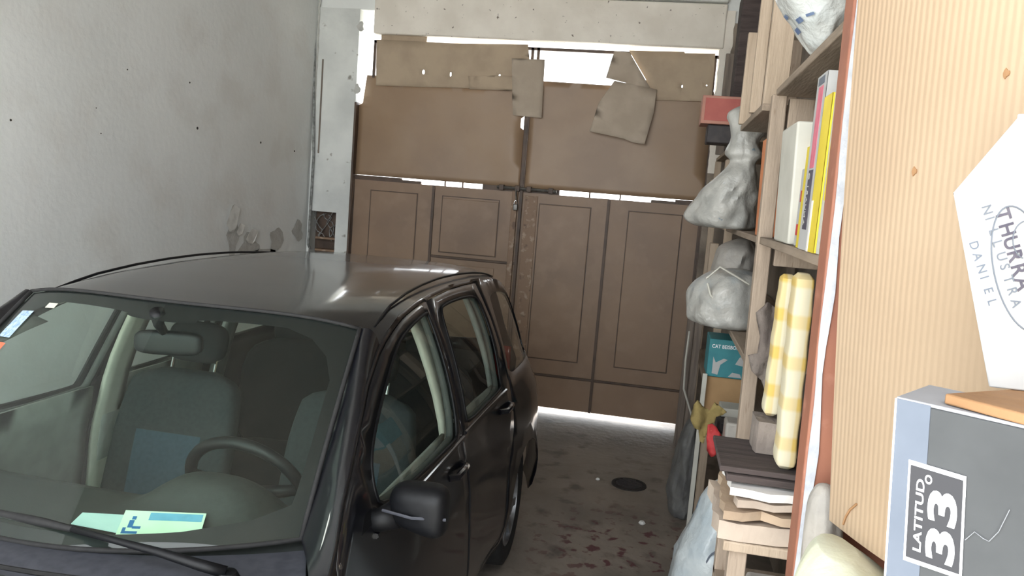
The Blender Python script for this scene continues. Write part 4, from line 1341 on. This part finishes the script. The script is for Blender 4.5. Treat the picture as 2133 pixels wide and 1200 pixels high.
pad('checked_pad', .341, .388, 1.985, 2.07, 1.2735, 1.765, -.008, 'larger yellow checked pad standing nearest the red-brown side board')
wavy('folded_cloth', .30, .50, 2.11, 2.22, 1.273, 1.36, 'cloth', 'folded grey cloth under the smaller yellow checked pad', 'cloth', 6, .006)
pad('checked_pad', .316, .354, 2.12, 2.19, 1.372, 1.75, .006, 'smaller yellow checked pad standing on the folded grey cloth')

# --- nearest bay: plank, sack, tall carton, shoe box, board, white carton
nearest = thing('wall_shelf', (.64, 1.1, 1.0), 'plank shelf in the nearest bay, under the tall carton', 'shelf')
slab('shelf_board', .47, WR - .01, .45, 1.655, 1.318, 1.343, 'woodx', nearest, .003)
slab('shelf_board', .40, WR - .01, .45, 1.655, .93, .955, 'woodx', nearest, .003)
for y in (.46, 1.60):
    slab('bracket_post', WR - .06, WR - .012, y, y + .045, 0, 1.318, 'wood', nearest, .003)
for y in (.46, 1.60):
    slab('bracket_arm', .50, WR - .06, y, y + .04, 1.27, 1.318, 'wood', nearest, .003)
bag('sack', [(.50, 1.27, .957, .06, .10), (.49, 1.27, .96, .13, .17), (.46, 1.28, 1.06, .15, .20), (.42, 1.29, 1.16, .14, .19), (.392, 1.33, 1.255, .115, .16), (.365, 1.36, 1.315, .065, .11), (.352, 1.38, 1.343, .03, .06)],
    'sackgreen', 'pale greenish sack under the tall ribbed carton', 61, .06, cat='sack')
bag('cloth_bundle', [(.385, 1.60, .957, .02, .02), (.385, 1.60, .96, .034, .034), (.383, 1.60, 1.15, .036, .036), (.376, 1.60, 1.32, .034, .034), (.372, 1.60, 1.37, .020, .022), (.372, 1.60, 1.382, .004, .004)],
    'polydust', 'grey dusty bundle squeezed between sack and red-brown side board', 71, .10, cat='bundle')

# tall ribbed carton: gently bulging front, rounded ends
A, Bq = Vector((.362, 1.50, 0)), Vector((.53, 1.165, 0))
fd = (Bq - A).normalized()
nd = Vector((-fd.y, fd.x, 0))
if nd.x < 0:
    nd = -nd                                       # into the shelf
Lw = (Bq - A).length
CZ0, CZ1, DEP = 1.346, 2.62, .20
prof = []
for k in range(25):
    u = k / 24
    prof.append(A + fd * Lw * u - nd * .018 * math.sin(math.pi * u))
prof += [Bq + nd * DEP * k / 4 for k in range(1, 5)] + [A + fd * Lw * (1 - k / 8) + nd * DEP for k in range(1, 9)] + [A + nd * DEP * (1 - k / 4) for k in range(1, 4)]


def cart(u, v):
    k = round(u * len(prof)) % len(prof)
    z = CZ0 + (CZ1 - CZ0) * v
    p_ = prof[k].copy()
    p_.x -= .062 * (z - CZ0)
    p_ += -nd * .012 * math.sin(v * math.pi) * (1 if k < 25 else 0)
    p_.z = z
    return p_


carton = tag(obj('tall_carton', MB().grid(cart, len(prof), 24, closeu=True, caps=True), 'carton', smooth=True, auto=50), 'tall ribbed kraft carton standing at the near end of the shelves', 'carton')


def oncart(px, py):
    """point of the bulging front face seen at that pixel"""
    d = (at(px, py, Y=1.0) - Vector((0, 0, CAMH))).normalized()
    for k in range(4000):
        p_ = Vector((0, 0, CAMH)) + d * (.8 + k * .0004)
        q_ = p_.copy()
        q_.x += .062 * (p_.z - CZ0)
        q_.z = 0
        u = (q_ - A).dot(fd) / Lw
        v = (p_.z - CZ0) / (CZ1 - CZ0)
        if (q_ - A).dot(nd) > -.018 * math.sin(math.pi * max(0, min(1, u))) - .012 * math.sin(math.pi * v):
            return p_
    return p_


for px, py in ((1906, 357), (2098, 153)):
    p = oncart(px, py) - nd * .002
    q = [p + fd * .005 * math.cos(a) * (1 + .5 * math.sin(5 * a)) + Vector((0, 0, .006 * math.sin(a) * (1 + .4 * math.cos(3 * a)))) for a in [k * math.pi / 5 for k in range(10)]]
    obj('tear', MB().prism(q, nd * .002), 'plank', carton)
tr = [oncart(px, py) - nd * .002 for px, py in ((1758, 1092), (1764, 1075), (1772, 1062), (1786, 1050))]
obj('tear', MB().tube(tr, .0022, 5), 'plank', carton)

# shoe box standing on end; its lettered face turned a little towards the lens
S0 = at(1869, 826, Y=.95)
S1 = at(2133, 885, Z=S0.z)
su = (S1 - S0); su.z = 0; su.normalize()
sn = Vector((-su.y, su.x, 0))                      # away from the camera
if sn.y < 0:
    sn = -sn
SW, SD = .185, .115
SH = S0.z - 1.3435
lean = Vector((.035, 0, 0))
shoe = thing('shoe_box', S0 + su * SW / 2 + sn * SD / 2 + Vector((0, 0, -SH)), 'charcoal shoe box with a blue-grey band and white LATITUD 33 logo', 'shoe box')


def sb(u, v, w):
    """u across the face, v down from the top, w into the box (metres)"""
    return S0 + su * u + sn * w + Vector((.07 * v, 0, -v))


def sbox(u0, u1, v0, v1, w0, w1):
    vs = [sb(u, v, w) for v in (v1, v0) for w in (w0, w1) for u in (u0, u1)]
    return MB().add(vs, [(0, 2, 3, 1), (4, 5, 7, 6), (0, 1, 5, 4), (2, 6, 7, 3), (0, 4, 6, 2), (1, 3, 7, 5)])


obj('carton', sbox(0, SW, .004, SH, .0, SD), 'shoegrey', shoe, bevel=.002)
obj('top_face', sbox(-.0005, SW + .0005, 0, .004, -.0005, SD), 'shoetop', shoe, bevel=.001)
obj('band', sbox(-.0006, .036, .002, SH, -.0012, SD * .98), 'shoeblue', shoe, bevel=.0005)
obj('white_corner', sbox(-.0016, .0006, .002, SH, -.0018, .004), 'print', shoe)
# logo plate: white frame with dark ground, sheared as the photograph shows
lp = [at(px, py, Y=.94) for px, py in ((1893, 957), (2013, 993), (2003, 1212), (1882, 1165))]


def face_at(px, py, off):
    d = at(px, py, Y=1.0) - Vector((0, 0, CAMH))
    # plane through sb(0,0,0), sb(1,0,0), sb(0,1,0)
    a, b_, c = sb(0, 0, -off), sb(1, 0, -off), sb(0, 1, -off)
    n_ = (b_ - a).cross(c - a)
    t = n_.dot(a - Vector((0, 0, CAMH))) / n_.dot(d)
    return Vector((0, 0, CAMH)) + d * t


cs = ((1893, 957), (2013, 993), (2003, 1208), (1881, 1166))
o4 = [face_at(px, py, .0018) for px, py in cs]
cen = sum(o4, Vector()) / 4
obj('logo_border', MB().prism(o4, sn * .0005), 'print', shoe)
i4 = [c_ + (cen - c_) * .09 - sn * .0007 for c_ in o4]
obj('logo_ground', MB().prism(i4, sn * .0005), 'logodark', shoe)
# text runs up the plate: local x from bottom to top, local y from right to left
ux = (i4[0] - i4[3]); uy = (i4[0] - i4[1])
Lx, Ly = ux.length, uy.length
xh, yh = ux / Lx, uy / Ly


def logo_T(a, b):
    o = i4[2] + ux * a + uy * b - sn * .0006
    return Matrix(((xh.x, yh.x, -sn.x, o.x), (xh.y, yh.y, -sn.y, o.y), (xh.z, yh.z, -sn.z, o.z), (0, 0, 0, 1)))


def fit_text(name, body, a0, a1, b0, b1, off):
    o = text(name, body, 1.0, Matrix.Identity(4), 'print', shoe, 0, off)
    me = o.data
    xs = [v.co.x for v in me.vertices]; ys = [v.co.y for v in me.vertices]
    x0, x1, y0, y1 = min(xs), max(xs), min(ys), max(ys)
    P = [logo_T(a0 + (a1 - a0) * (v.co.x - x0) / (x1 - x0), b0 + (b1 - b0) * (v.co.y - y0) / (y1 - y0)).translation for v in me.vertices]
    org = sum(P, Vector()) / len(P)
    o.location = org - wloc(shoe)
    for v, p_ in zip(me.vertices, P):
        v.co = p_ - org
    return o


fit_text('logo_word', 'LATITUD', .08, .86, .74, .90, .02)
fit_text('logo_number', '33', .05, .80, .10, .66, .035)
fit_text('logo_degree', 'o', .83, .93, .60, .74, .01)
hs = [face_at(px, py, .0025) for px, py in ((2010, 1125), (2030, 1108), (2048, 1122), (2060, 1128), (2080, 1108), (2103, 1062))]
obj('stray_hair', MB().tube(hs, .0004, 4), 'shoetop', shoe)

# brown board on the shoe box, white lettered carton on the board
zt = S0.z + .001
pb = [sb(.045, 0, .012), sb(.24, 0, -.035), sb(.30, 0, .16), sb(.10, 0, .17)]
pb = [Vector((p_.x, p_.y, zt)) for p_ in pb]
plank = tag(obj('brown_board', MB().prism(pb, (0, 0, .012)), 'plank', bevel=.002), 'small brown board lying on the charcoal shoe box', 'board')
ZW = zt + .0125
wY = 1.0
W0 = at(2065, 770, Y=wY)
sc = thing('white_carton', (W0.x + .1, wY + .06, ZW), 'white carton with dark handwritten-style lettering, on the brown board', 'carton')
fpts = [at(px, py, Y=wY) for px, py in ((2065, 772), (1985, 402), (2135, 385), (2330, 372), (2380, 768))]
for i_ in (0, 4):
    fpts[i_].z = ZW
obj('front', MB().prism(fpts, (.065, .12, 0)), 'white', sc, bevel=.002)
T1 = [at(px, py, Y=wY) for px, py in ((1985, 402), (2330, 372))]
flap = [T1[0], T1[1], at(2440, 235, Y=wY) + Vector((0, .06, 0)), at(2121, 243, Y=wY) + Vector((0, .06, 0))]
flap[3] = at(2121, 243, Y=wY + .06); flap[2] = at(2440, 225, Y=wY + .06)
obj('lid', MB().prism(flap, (.002, .006, -.002)), 'white', sc, bevel=.001)
obj('lid_lip', MB().tube([flap[3], flap[2]], .003, 6), 'worn', sc)
yf = wY - .0012


def F(px, py):
    p_ = at(px, py, Y=yf)
    return p_


def wtext(body, px, py, px2, py2, size, m='ink', off=0.0):
    a, b = F(px, py), F(px2, py2)
    x = b - a
    up_ = Vector((-x.z, 0, x.x))
    up_ = up_ if True else up_
    n_ = max(1, len(body))
    for i, ch in enumerate(body):
        o = a + x * (i / n_)
        text('letter', ch, size, frame3(o, x, Vector((x.z * -1, 0, x.x))), m, sc, .0002, off)


oval = [F(2128 + 62 * math.cos(t) * 1.0 + 10 * math.sin(t), 560 + 128 * math.sin(t) + 26 * math.cos(t)) for t in [2 * math.pi * k / 48 for k in range(49)]]
obj('oval_line', MB().tube(oval, .0009, 5, cap=False), 'slate', sc)
oval2 = [F(2140 + 30 * math.cos(t), 500 + 40 * math.sin(t)) for t in [math.pi * (.6 + k / 24) for k in range(30)]]
obj('oval_line', MB().tube(oval2, .0007, 5, cap=False), 'slate', sc)
wtext('THURRA', 2072, 440, 2122, 610, .022, 'ink', .0004)
wtext('NILLUSTRA', 2044, 430, 2112, 650, .015, 'slate')
wtext('DANIEL', 2018, 505, 2064, 650, .014, 'shoeblue')
